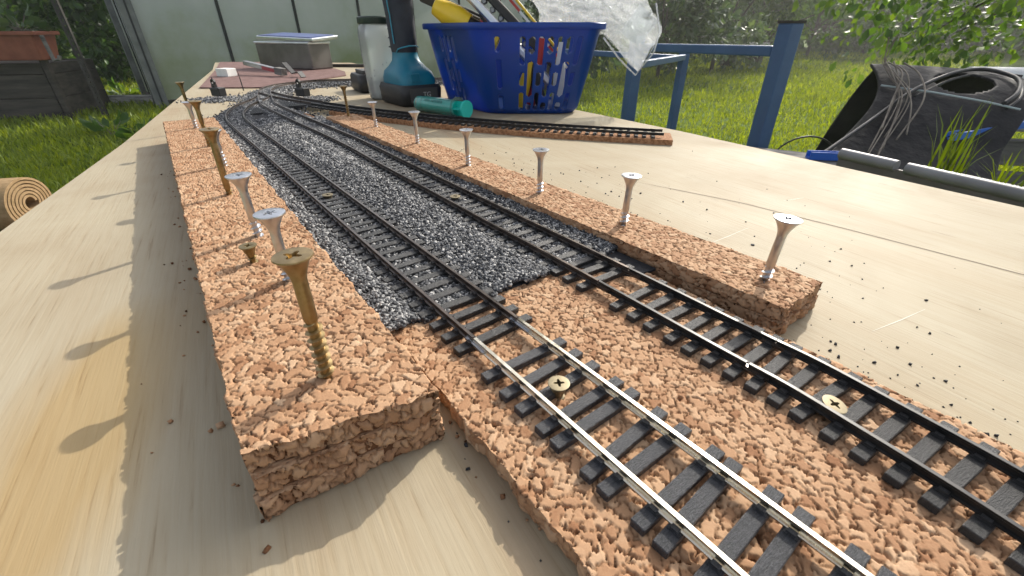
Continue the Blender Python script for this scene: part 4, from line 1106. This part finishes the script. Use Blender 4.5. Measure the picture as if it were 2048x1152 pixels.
# ------------------------------------------------------------------ screws
def screw(label, x, y, z, height, mat, head_r, shank_r, thread_len, tilt=(0, 0), lobes=4, group="screws standing in the cork strips", pitch=.0021, recess=True):
    e = empty("wood_screw", (x, y, z), random.uniform(0, 6.28), label, "screw", group)
    rot = Matrix.Rotation(tilt[0], 3, 'X') @ Matrix.Rotation(tilt[1], 3, 'Y') @ Matrix.Rotation(random.uniform(0, 1.5), 3, 'Z')
    e.rotation_euler = rot.to_euler()
    H = height; n = 32; hr, sr = head_r, shank_r; lip = hr * .11
    # head: rim, countersink and star recess
    h = MB()
    prof = [(sr * .98, H - hr * 1.45), (sr * 1.10, H - hr * 1.15), (sr * 1.38, H - hr * .85), (hr * .74, H - hr * .36), (hr * .965, H - lip), (hr, H - lip * .75), (hr * .985, H - lip * .12), (hr * .93, H)]
    h.lathe(prof, n, cap=False)
    b = len(h.v); ring = b - n
    star = []
    for k in range(n):
        a = k * 2 * math.pi / n; m = .5 + .5 * math.cos(lobes * a)
        star.append((hr * (.22 + .30 * m ** 1.3)) if recess else hr * .5)
    vs = []
    for zz, sc in ((H - .0001 * 0, 1.0), (H - hr * .42, .78), (H - hr * .52, .35)):
        vs += [(star[k] * sc * math.cos(k * 2 * math.pi / n), star[k] * sc * math.sin(k * 2 * math.pi / n), zz) for k in range(n)]
    h.v += vs
    for k in range(n): h.f.append((ring + k, ring + (k + 1) % n, b + (k + 1) % n, b + k))
    for L in (0, 1):
        for k in range(n): h.f.append((b + L * n + k, b + L * n + (k + 1) % n, b + (L + 1) * n + (k + 1) % n, b + (L + 1) * n + k))
    h.f.append(tuple(b + 2 * n + k for k in range(n)))
    h.build("head", mat, e, smooth=True, angle=38)
    if H > .004:
        MB().lathe([(sr * .80, -.008), (sr * .80, thread_len), (sr, thread_len + .0006), (sr * .98, H - hr * 1.43)], 20).build("shank", mat, e, smooth=True)
        t = MB(); turns = (thread_len + .004) / pitch; seg = 18; m = int(turns * seg); vs, fs = [], []
        for k in range(m + 1):
            a = 2 * math.pi * k / seg; zz = -.004 + pitch * k / seg; g = min(1, (m - k) / 8)
            ro = sr * .78 + (sr * .52) * g
            for rr, dz in ((sr * .76, -.00030), (ro, -.00004), (ro, .00004), (sr * .76, .00030)): vs.append((rr * math.cos(a), rr * math.sin(a), zz + dz))
        for k in range(m):
            for q in range(3): fs.append((4 * k + q, 4 * k + q + 1, 4 * k + q + 5, 4 * k + q + 4))
        t.add(vs, fs).build("thread", mat, e, smooth=True, angle=50)
    return e
ZL, ZR = 3 * LS - .0002, .0118
Zn, Br, Bp, Bd = M['zinc'], M['brass'], M['brass_pale'], M['brass_dark']
SCREWS = [
    ("thin dark brass screw at the far end of the left cork strip", -.3330, .4800, ZL, .0285, Bd, .0042, .0015, .012, (0, 0)),
    ("silver screw at the far end of the left strip, beside a brass one", -.2742, .3956, ZL, .0213, Zn, .0046, .0016, .008, (0, .02)),
    ("medium brass screw far back on the left strip, right of the silver one", -.2211, .3264, ZL, .0310, Br, .0042, .0015, .016, (0, .02)),
    ("tall brass screw midway along the left cork strip", -.1462, .2182, ZL, .0326, Br, .0043, .0016, .003, (0, .03)),
    ("silver screw half hidden behind the tall brass screw midway along", -.1802, .2737, ZL, .0215, Zn, .0046, .0016, .009, (0, .0)),
    ("silver screw with shiny head behind the small dark screw", -.1049, .1658, ZL, .0255, Zn, .0047, .0016, .0065, (0, -.01)),
    ("silver screw right behind the biggest brass screw", -.0756, .1284, ZL, .0244, Zn, .0047, .0016, .0055, (0, .0)),
    ("short dark brass screw driven deep into the left strip", -.0949, .1421, ZL, .0068, Bd, .0030, .0013, .0035, (0, 0)),
    ("biggest brass screw in front, at the near end of the left strip", -.0455, .0810, ZL, .0332, Br, .0041, .0016, .0165, (0, .0)),
    ("slim brass screw at the far tip of the right cork strip", -.1768, .4995, ZR, .0300, Br, .0042, .0015, .022, (0, 0)),
    ("farthest silver screw on the right cork strip", -.1311, .4400, ZR, .0223, Zn, .0046, .0016, .008, (0, 0)),
    ("silver screw on the right strip below the teal syringe", -.0778, .3688, ZR, .0246, Zn, .0046, .0016, .008, (0, 0)),
    ("fourth silver screw from the near end of the right strip", -.0303, .3010, ZR, .0237, Zn, .0046, .0016, .008, (0, 0)),
    ("third silver screw from the near end of the right strip", .0157, .2412, ZR, .0246, Zn, .0046, .0016, .007, (0, 0)),
    ("second silver screw from the near end of the right strip", .0537, .1963, ZR, .0235, Zn, .0046, .0016, .006, (0, .03)),
    ("nearest silver screw at the front end of the right strip", .0945, .1415, ZR, .0243, Zn, .0046, .0016, .0055, (0, .04)),
]
for a in SCREWS:
    screw(*a, lobes=6 if a[5] is Zn else 4)
tg = "screws holding the tracks down"
screw("pale brass screw standing proud between the nearest left rails", .0126, .0874, L_, .0046, Bp, .0030, .0014, .003, (0, 0), 4, tg)
screw("pale screw head tilted between the nearest right rails", .0816, .0807, L_, .0042, Bp, .0030, .0014, .002, (.12, .15), 4, tg)
screw("flat pale screw head between the far left rails", -.1079, .2466, L_, .0033, Bp, .0031, .0014, .001, (0, 0), 4, tg)
screw("flat pale screw head between the far right rails", -.0330, .2439, L_, .0033, Bp, .0031, .0014, .001, (0, 0), 4, tg)

# ------------------------------------------------------------------ things at the back of the table
def text_mesh(txt, size, mat, parent, M4, name="lettering"):
    cu = bpy.data.curves.new(name, 'FONT'); cu.body = txt; cu.size = size; cu.align_x = 'CENTER'; cu.align_y = 'CENTER'; cu.extrude = size * .01
    o = bpy.data.objects.new(name, cu); me = bpy.data.meshes.new_from_object(o); bpy.data.objects.remove(o); bpy.data.curves.remove(cu)
    q = link(name, me, mat, parent); q.matrix_local = M4; return q

mat_poly = [(-.568, .866), (-.455, .872), (-.436, .950), (-.402, 1.055), (-.385, 1.120), (-.420, 1.218), (-.548, 1.43), (-.62, 1.595), (-.955, 1.60), (-.790, 1.298)]
tag(MB().prism(mat_poly[::-1], .0004, .0024).build("sanding_mat", M['maroon']), "thin maroon sheet lying flat on the far left of the board", "mat")

def jar():
    e = empty("glass_jar", (-.197, .738, 0), 0, "large misted glass jar with a dark green lid behind the drill", "jar")
    prof = [(.0, .0005), (.021, .0005), (.0235, .003), (.0245, .010), (.0262, .045), (.0274, .075), (.0277, .088), (.0268, .0945), (.0245, .098), (.0240, .101)]
    o = MB().lathe(prof, 40, cap=False).build("glass", M['jar_glass'], e, smooth=True, angle=0)
    m = o.modifiers.new("thick", 'SOLIDIFY'); m.thickness = .0018
    MB().lathe([(.0258, .0995), (.0262, .1005), (.0262, .1075), (.0245, .1088), (.0, .1088)], 40).build("lid", M['clear_green_lid'], e, smooth=True)
    d = MB(); r = random.Random(3)
    for k in range(46):
        a = r.uniform(0, 6.28); z = r.uniform(.02, .085); R_ = .0252 + (z - .01) * .03; s = r.uniform(.0004, .0011)
        c = Vector((R_ * math.cos(a), R_ * math.sin(a), z)); d.lathe([(0, -s * 1.6), (s * .8, -s), (s, 0), (s * .7, s * .8), (0, s * 1.2)], 8, Matrix.Translation(c))
    d.build("droplets", M['bag'], e, smooth=True)
    MB().loft([(0, 0, .0025, .0215, .0215, 2), (0, 0, .018, .0225, .0225, 2), (.003, 0, .032, .019, .018, 2)], 24).build("contents", M['white_paint'], e, smooth=True)
jar()

def drill():
    e = empty("cordless_drill", (-.1475, .688, 0), R(38), "teal and black cordless drill standing on its battery", "drill")
    # local x: short side of battery towards right/back, local y: its length
    bt = MB().loft([(0, 0, .0004, .028, .038, 8), (0, 0, .004, .031, .041, 8), (0, 0, .022, .032, .042, 8), (0, 0, .027, .030, .040, 7)], 44).build("battery", M['black_plastic'], e, smooth=True, angle=50)
    MB().box((0, -.0425, .0145), (.042, .0012, .018)).build("end_plate", M['grey_plastic'], bt, bevel=.0004)
    text_mesh("TG", .009, M['print_white'], bt, Matrix.Translation((.004, -.0436, .015)) @ Matrix.Rotation(R(90), 4, 'X'))
    MB().loft([(0, 0, .0265, .027, .037, 6), (0, 0, .034, .0275, .0375, 5), (0, .001, .042, .0265, .035, 4), (0, .002, .048, .022, .028, 3), (0, .003, .055, .0175, .021, 2.6), (0, .004, .062, .0162, .019, 2.4), (0, .004, .066, .0160, .0185, 2.4)], 40).build("foot", M['teal'], e, smooth=True, angle=60)
    MB().box((-.008, -.0372, .036), (.012, .003, .010)).build("latch", M['teal'], e, bevel=.0006)
    MB().loft([(0, .004, .0655, .0163, .0188, 2.4), (0, .0045, .071, .0168, .0195, 2.5), (0, .006, .090, .0165, .0205, 2.6), (0, .008, .115, .0168, .0215, 2.6), (0, .010, .135, .0180, .0225, 2.6), (0, .012, .150, .0195, .025, 2.6)], 40).build("grip", M['rubber_dark'], e, smooth=True, angle=60)
    for k in range(4):
        MB().loft([(0, .0125 + .0012 * k, .104 - .011 * k, .0145, .0195, 2.4), (0, .0130 + .0010 * k, .1055 - .011 * k, .0135, .0200, 2.4)], 30).build("grip_rib", M['rubber_dark'], e, smooth=True)
    ln = MB(); ln.tube([(-.0163, -.004, .066), (-.0166, -.010, .0695), (-.0140, -.0165, .0715), (-.004, -.0205, .0735), (.008, -.018, .0735), (.0145, -.0105, .0715)], .0008, 6)
    ln.tube([(-.0172, -.002, .076), (-.0176, -.001, .092), (-.0178, .000, .110), (-.0190, .000, .118), (-.0195, .001, .15)], .0008, 6)
    ln.build("trim_line", M['light_teal'], e, smooth=True)
    Mx = Matrix.Translation((0, .012, .172)) @ Matrix.Rotation(R(-90), 4, 'X')
    MB().lathe([(.018, -.060), (.026, -.052), (.0275, -.02), (.0275, .035), (.024, .052)], 32, Mx).build("motor_housing", M['teal'], e, smooth=True)
    MB().lathe([(.022, .052), (.022, .066), (.019, .070), (.019, .088), (.012, .098), (.006, .099)], 28, Mx).build("chuck", M['black_plastic'], e, smooth=True)
    MB().loft([(0, -.014, .128, .006, .006, 3), (0, -.017, .138, .006, .005, 3), (0, -.014, .148, .006, .006, 3)], 16).build("trigger", M['black_plastic'], e, smooth=True)
drill()

def spare_battery():
    e = empty("spare_battery", (-.247, .835, 0), R(30), "spare black battery pack lying behind the glass jar", "battery")
    MB().loft([(0, 0, .0004, .024, .034, 7), (0, 0, .004, .027, .037, 7), (0, 0, .024, .027, .037, 7), (0, 0, .028, .025, .035, 6)], 40).build("case", M['black_plastic'], e, smooth=True, angle=50)
    MB().box((0, 0, .031), (.034, .05, .006)).build("terminal_block", M['grey_plastic'], e, bevel=.001)
spare_battery()

def syringe():
    e = empty("syringe", (-.1215, .6095, .0098), 0, "clear syringe with a teal plunger lying beside the drill", "syringe")
    a = Vector((-.1225, .6105)); b = Vector((-.0525, .5560)); d = b - a; L = d.length; e.location = (a.x, a.y, .0102); e.rotation_euler = (0, 0, math.atan2(d.y, d.x))
    X = Matrix.Rotation(R(90), 4, 'Y')
    r = .0097
    o = MB().lathe([(.0022, -.007), (.0024, 0), (.004, .0008), (r * .86, .0014), (r, .004), (r, L * .80)], 32, X, cap=False).build("barrel", M['barrel_clear'], e, smooth=True, angle=40)
    MB().lathe([(r, L * .795), (r * 1.32, L * .795), (r * 1.32, L * .812), (r * .9, L * .812)], 32, X @ Matrix.Diagonal((1.0, 1.0, 1, 1)), cap=False).build("flange", M['barrel_clear'], e, smooth=True)
    p = MB(); p.lathe([(0, .004), (r * .90, .0065), (r * .90, .013), (r * .7, .015)], 28, X)
    p.box((L * .5 + .006, 0, 0), (L * .94 - .012, r * 1.68, .0018)).box((L * .5 + .006, 0, 0), (L * .94 - .012, .0018, r * 1.68))
    p.lathe([(r * .80, .015), (r * .80, L * .80)], 28, X)
    p.build("plunger", M['plunger'], e, smooth=True, angle=30)
    MB().lathe([(0, L * .955), (r * 1.03, L * .955), (r * 1.03, L * .985), (0, L * .985)], 32, X).box((L * .88, 0, 0), (L * .17, .011, .0020)).box((L * .88, 0, 0), (L * .17, .0020, .011)).build("thumb_plate", M['plunger'], e, smooth=True, angle=30)
    # printed upside-down as the syringe lies
    text_mesh("B.BRAUN  Injekt", .0047, M['print_dark'], e, Matrix.Translation((L * .42, -r * .83, r * .655)) @ Matrix.Rotation(R(52), 4, 'X') @ Matrix.Rotation(R(180), 4, 'Z'))
syringe()

# basket with slotted walls
BK = [(-.0965, .683), (-.0285, .586), (.081, .586), (.092, .690), (-.030, .752)]
BC = np.array((.004, .655))
def round_poly(P, r, n=8):
    out = []; m = len(P); P = [np.array(p) for p in P]
    for i in range(m):
        a, b, c = P[i - 1], P[i], P[(i + 1) % m]; u = (a - b) / np.linalg.norm(a - b); v = (c - b) / np.linalg.norm(c - b)
        p0, p1 = b + u * r, b + v * r
        for k in range(n + 1):
            t = k / n; out.append((1 - t) ** 2 * p0 + 2 * t * (1 - t) * b + t * t * p1)
    return np.array(out)
def basket():
    e = empty("tool_basket", (*BC, 0), 0, "blue plastic basket with slotted sides full of tools", "basket")
    out = round_poly(BK, .020); out = np.vstack([out, out[:1]])
    L = np.r_[0, np.cumsum(np.hypot(*np.diff(out, axis=0).T))]; per = L[-1]
    nu, nv, hgt = 520, 90, .0940
    uu = np.linspace(0, per, nu, endpoint=False); bx = np.interp(uu, L, out[:, 0]) - BC[0]; by = np.interp(uu, L, out[:, 1]) - BC[1]
    # arc-length of the two visible faces
    iB = np.argmin(np.hypot(bx + BC[0] - BK[1][0], by + BC[1] - BK[1][1])); iC = np.argmin(np.hypot(bx + BC[0] - BK[2][0], by + BC[1] - BK[2][1])); iA = np.argmin(np.hypot(bx + BC[0] - BK[0][0], by + BC[1] - BK[0][1]))
    zz = np.linspace(.0008, hgt, nv); V = np.zeros((nu, nv, 3))
    for j, z in enumerate(zz):
        f = 1 + .30 * (z / hgt) * (1 - .12 * (z / hgt)) - .05 * max(0, 1 - z / .006)
        V[:, j, 0] = bx * f; V[:, j, 1] = by * f; V[:, j, 2] = z
    slots = []
    uB, uC, uA = uu[iB], uu[iC], uu[iA]
    r = random.Random(2)
    w = .0058
    def col(u, pattern):
        for z0, z1 in pattern: slots.append((u, z0, z1))
    pa = [(.056, .0855), (.033, .0485), (.005, .026)]; pb = [(.068, .0855), (.021, .060), (.005, .0145)]
    for k in range(7): col(uB + .038 + k * .0088, (pa, pb)[k % 2])
    col(uB + .014, [(.070, .0855), (.030, .062), (.007, .024)])
    for k in range(4): col(uA + .034 + k * .0088, (pb, pa)[k % 2])
    for k in range(7): col(uC + .020 + k * .0105, (pa, pb)[k % 2])
    for k in range(8): col((uC + .125 + k * .0105) % per, (pa, pb)[k % 2])
    um = (uu + per / nu / 2)[:, None]; zm = ((zz[:-1] + zz[1:]) / 2)[None]
    cut = np.zeros((nu, nv - 1), bool)
    for (u, z0, z1) in slots:
        du = np.abs((um - u + per / 2) % per - per / 2); zc = np.clip(zm, z0 + w / 2, z1 - w / 2)
        cut |= (du ** 2 + (zm - zc) ** 2) < (w / 2) ** 2
    i, j = np.meshgrid(np.arange(nu), np.arange(nv - 1), indexing='ij'); keep = ~cut
    i, j = i[keep], j[keep]; Q = np.stack([i * nv + j, ((i + 1) % nu) * nv + j, ((i + 1) % nu) * nv + j + 1, i * nv + j + 1], 1)
    o = link("wall", fast_mesh("wall", V.reshape(-1, 3), Q), M['blue_plastic'], e, smooth=True)
    m = o.modifiers.new("thick", 'SOLIDIFY'); m.thickness = .0016
    # floor
    fl = [(a * .95, b_ * .95) for a, b_ in zip(bx[::6], by[::6])]
    MB().prism(fl, .0006, .0026).build("floor", M['blue_plastic'], e)
    # rim
    rp = [(V[k, -1, 0], V[k, -1, 1]) for k in range(0, nu, 3)]; vs, fs = [], []
    sec = [(1.0, .0935), (1.045, .0925), (1.055, .0935), (1.055, .0985), (1.045, .0995), (.998, .0992)]
    nr = len(rp)
    for (x, y) in rp:
        for f, z in sec: vs.append((x * f, y * f, z))
    k6 = len(sec)
    for a in range(nr):
        b2 = (a + 1) % nr
        for q in range(k6): fs.append((a * k6 + q, a * k6 + (q + 1) % k6, b2 * k6 + (q + 1) % k6, b2 * k6 + q))
    MB().add(vs, [f[::-1] for f in fs]).build("rim", M['blue_plastic'], e, smooth=True, angle=45)
basket()

def tilted(base, d, roll=0.0):
    """matrix whose local Z runs along d from base"""
    d = Vector(d).normalized(); q = d.to_track_quat('Z', 'Y'); return Matrix.Translation(base) @ q.to_matrix().to_4x4() @ Matrix.Rotation(roll, 4, 'Z')

def basket_contents():
    # yellow marker bottle leaning out to the left
    e = empty("marker_bottle", (0, 0, 0), 0, "yellow capped bottle with a black collar leaning out of the basket", "bottle")
    e.matrix_world = tilted((-.018, .640, .078), (-.115, .01, .058))
    MB().lathe([(.0105, 0), (.0105, .030)], 24).build("body", M['yellow'], e, smooth=True)
    MB().lathe([(.0110, .030), (.0110, .042)], 24).build("collar", M['black_plastic'], e, smooth=True)
    MB().lathe([(.0132, .042), (.0150, .058), (.0135, .072), (.0095, .088), (.0078, .089), (.0, .089)], 24).build("cap", M['yellow'], e, smooth=True, angle=30)
    MB().box((.003, -.0104, .014), (.008, .0008, .014)).build("label_print", M['red'], e)
    # black snap-ring pliers / grey channel tool
    e = empty("folding_pliers", (0, 0, 0), 0, "dark grey folding pliers lying behind the yellow bottle", "pliers")
    e.matrix_world = tilted((-.005, .700, .085), (-.115, .0, .045))
    MB().box((0, 0, .06), (.016, .012, .13)).build("handle", M['dark_steel'], e, bevel=.002)
    MB().box((-.014, .004, .05), (.010, .012, .12)).build("handle", M['black_plastic'], e, bevel=.002)
    MB().tube([(.006, 0, .12), (.012, 0, .135), (.006, 0, .142), (-.004, 0, .138)], .0028, 8).build("jaw", M['dark_steel'], e, smooth=True)
    # voltage tester: pale blue-grey body with black grip and red button
    e = empty("voltage_tester", (0, 0, 0), 0, "flat pale grey tester with a black grip and round red button", "tester")
    e.matrix_world = tilted((.036, .640, .045), (-.66, .02, .62), R(0))
    MB().box((0, 0, .075), (.028, .010, .19)).build("body", M['tin_bright'], e, bevel=.003)
    MB().loft([(0, -.0058, .055, .006, .002, 3), (0, -.0062, .065, .0095, .003, 3), (0, -.0062, .085, .0105, .003, 3), (0, -.0058, .100, .006, .002, 3)], 24).build("grip", M['black_plastic'], e, smooth=True)
    MB().lathe([(.0072, 0), (.0072, .0016), (.0, .0022)], 24, Matrix.Translation((0, -.0088, .088)) @ Matrix.Rotation(R(90), 4, 'X')).build("button", M['red'], e, smooth=True)
    for k in range(6):
        MB().box((.009 - .0024 * k, -.0052, .122 + (k % 2) * .002), (.0007, .0006, .006)).build("scale_mark", M['black_plastic'], e)
    # dark rack of small parts
    e = empty("bit_holder", (0, 0, 0), 0, "grey-black bit holder with a row of bits in the basket", "bit holder")
    e.matrix_world = tilted((.058, .650, .050), (-.66, .04, .60), 0)
    MB().box((0, 0, .075), (.026, .010, .17)).build("tray", M['dark_steel'], e, bevel=.002)
    for k in range(9):
        MB().lathe([(.0038, -.006), (.0038, .006), (.0028, .0075)], 6, Matrix.Translation((.0, -.008, .02 + .014 * k)) @ Matrix.Rotation(R(90), 4, 'Y')).build("bit", M['steel_grey'], e)
    # red and white folding rule, yellow rule
    e = empty("marked_rule", (0, 0, 0), 0, "narrow red and white striped rule slanting out of the basket", "rule")
    e.matrix_world = tilted((.074, .648, .048), (-.62, .02, .62), 0)
    for k in range(9): MB().box((0, 0, .010 + .018 * k), (.0065, .003, .0178)).build("band", M['red' if k % 2 else 'white_paint'], e)
    e = tag(MB().box((0, 0, .08), (.011, .003, .17)).build("flat_rule", M['yellow'], None, bevel=.0006), "flat yellow rule lying against the plastic bag", "rule"); e.matrix_world = tilted((.084, .652, .046), (-.62, .02, .62), 0)
    # lower clutter seen through the slots
    for k, (lb, x, y, c, d, h) in enumerate((("yellow glue tube seen through the lower slots", .010, .622, 'yellow', (.25, .05, 1), .062), ("black handled driver seen through the lower middle slots", .040, .624, 'black_plastic', (-.3, .05, 1), .070),
                                            ("white tube seen through the upper right slots", .060, .628, 'white_paint', (.05, .1, 1), .075), ("orange-red driver handle seen through the upper slots", .026, .640, 'red', (.15, .0, 1), .080), ("orange handle behind the short slotted end", -.046, .668, 'terracotta', (.1, .2, 1), .085))):
        o = MB().lathe([(.006, 0), (.0075, .006), (.0075, h * .55), (.006, h * .7), (.004, h)], 16).build("hand_tool", M[c], None, smooth=True)
        o.matrix_world = tilted((x, y, .004), d); tag(o, lb, "tool", "tools stuffed in the basket")
basket_contents()

def bag():
    e = empty("plastic_bag", (.085, .640, .09), 0, "crumpled clear plastic bag hanging over the right end of the basket", "bag")
    r = np.random.default_rng(31)
    nu, nv = 70, 54
    def sheet(off, seed):
        u, v = np.meshgrid(np.linspace(0, 1, nu), np.linspace(0, 1, nv), indexing='ij')
        # outline: left edge inside the basket, right corner drooping outside
        x = -.062 + u * .150 + .012 * np.sin(v * 5); y = .02 + .0 * u - .050 * (u - .3) + off * .010 * np.sin(np.pi * np.clip(u * 1.05, 0, 1)) * np.sin(np.pi * v)
        ztop = .060 - .02 * u; zbot = -.004 - .046 * np.clip((u - .62) / .34, 0, 1) + .03 * np.clip((u - .93) / .07, 0, 1)
        z = zbot + (ztop - zbot) * v
        rr = np.random.default_rng(seed)
        for k in range(16):
            f = rr.uniform(8, 46); a = rr.uniform(0, 6.28); p = rr.uniform(0, 6.28); am = .042 / f
            w = np.abs(np.sin(f * (u * math.cos(a) + v * .8 * math.sin(a)) + p)); y = y + am * (w - .5); x = x + am * .35 * (w - .5); z = z + am * .3 * (w - .5)
        return np.stack([x, y, z], -1).reshape(-1, 3)
    i, j = np.meshgrid(np.arange(nu - 1), np.arange(nv - 1), indexing='ij'); a = (i * nv + j).ravel(); Q = np.stack([a, a + nv, a + nv + 1, a + 1], 1)
    for off, sd in ((1, 4), (-1, 8)):
        link("film", fast_mesh("film", sheet(off, sd), Q), M['bag'], e, smooth=True)
    hm = MB(); hm.tube([(.088, -.016, .030), (.097, -.018, .0), (.093, -.020, -.022), (.074, -.018, -.048), (.052, -.014, -.030), (.030, -.010, -.006)], .0011, 6)
    hm.build("hem", M['bag'], e, smooth=True)
    MB().box((.072, -.012, .006), (.030, .0012, .036), M=Matrix.Rotation(R(35), 4, 'Y')).build("insert_card", M['bag'], e)
bag()

def tin_box():
    e = empty("tin_box", (-.590, 1.335, .0024), R(-26), "open grey metal tin with its lid tilted back", "tin box")
    w, d, h = .200, .07, .060
    b = MB().box((0, 0, h / 2), (w, d, h)).build("body", M['tin'], e, bevel=.003)
    MB().box((0, 0, h + .001), (w + .004, d + .004, .005)).build("rolled_edge", M['tin_bright'], e, bevel=.0015)
    m = Matrix.Translation((.014, .010, h + .0135)) @ Matrix.Rotation(R(4), 4, 'X') @ Matrix.Rotation(R(1.5), 4, 'Y')
    l = MB().box((0, 0, 0), (w + .004, d + .02, .008)).build("lid", M['tin_bright'], e, bevel=.002); l.matrix_local = m
    q = MB().box((0, -.002, .0045), (w - .012, d + .010, .002)).build("lid_liner", M['ink_blue'], l)
tin_box()
def small_far_things():
    o = MB().box((0, 0, .008), (.032, .026, .016)).build("wood_block", M['white_paint'], None, bevel=.001); o.location = (-.640, 1.085, .0025); o.rotation_euler = (0, 0, R(-18)); tag(o, "small whitewashed wood block on the maroon sheet", "block")
    e = empty("flat_bar", (-.560, 1.105, .0025), R(-27), "grey metal bar with a red label resting across the wood block", "bar")
    m = Matrix.Rotation(R(7), 4, 'Y')
    for nm, c, s, mt in (("blade", (-.008, 0, .017), (.118, .012, .009), 'steel_grey'), ("red_label", (.016, -.0063, .0138), (.040, .0008, .0072), 'red_dull'), ("handle", (.048, .0, .010), (.022, .016, .014), 'wood_grey')):
        MB().box(c, s, M=m).build(nm, M[mt], e, bevel=.0008 if nm != "red_label" else 0)
    e = empty("metal_clip", (-.475, 1.065, .0025), R(-30), "small bent black metal clip in front of the tin", "clip")
    v = [(-.034, 0, .026), (-.008, 0, .006), (.012, 0, .010), (.022, 0, .0)]
    q = MB()
    for a, b2 in zip(v[:-1], v[1:]):
        a, b2 = Vector(a), Vector(b2); d = b2 - a; q.box((a + b2) / 2 + Vector((0, 0, .001)), (d.length + .001, .012, .0018), M=Matrix.Rotation(-math.atan2(d.z, d.x), 4, 'Y'))
    q.build("strip", M['black_plastic'], e)
    o = MB().box((0, 0, .004), (.14, .012, .008)).build("steel_strip", M['dark_steel']); o.location = (-.46, 1.40, 0); o.rotation_euler = (0, 0, R(-5)); tag(o, "dark strip lying on the board behind the tin", "strip")
small_far_things()

# ------------------------------------------------------------------ added volume imitating the sun-glare veil over the garden
hz = bpy.data.materials.new("glare_veil"); hz.use_nodes = True; hz.node_tree.nodes.clear()
_o = N(hz.node_tree, "OutputMaterial"); _v = N(hz.node_tree, "VolumePrincipled")
_v.inputs["Color"].default_value = (.95, .96, .93, 1); _v.inputs["Density"].default_value = 0.0034; _v.inputs["Anisotropy"].default_value = 0.45
hz.node_tree.links.new(_v.outputs[0], _o.inputs["Volume"])
tag(MB().box((0, 0, 3.2), (126, 126, 10.0)).build("glare_veil", hz), "thin added volume imitating the sun-glare veil over the garden", "glare_veil", kind="stuff")
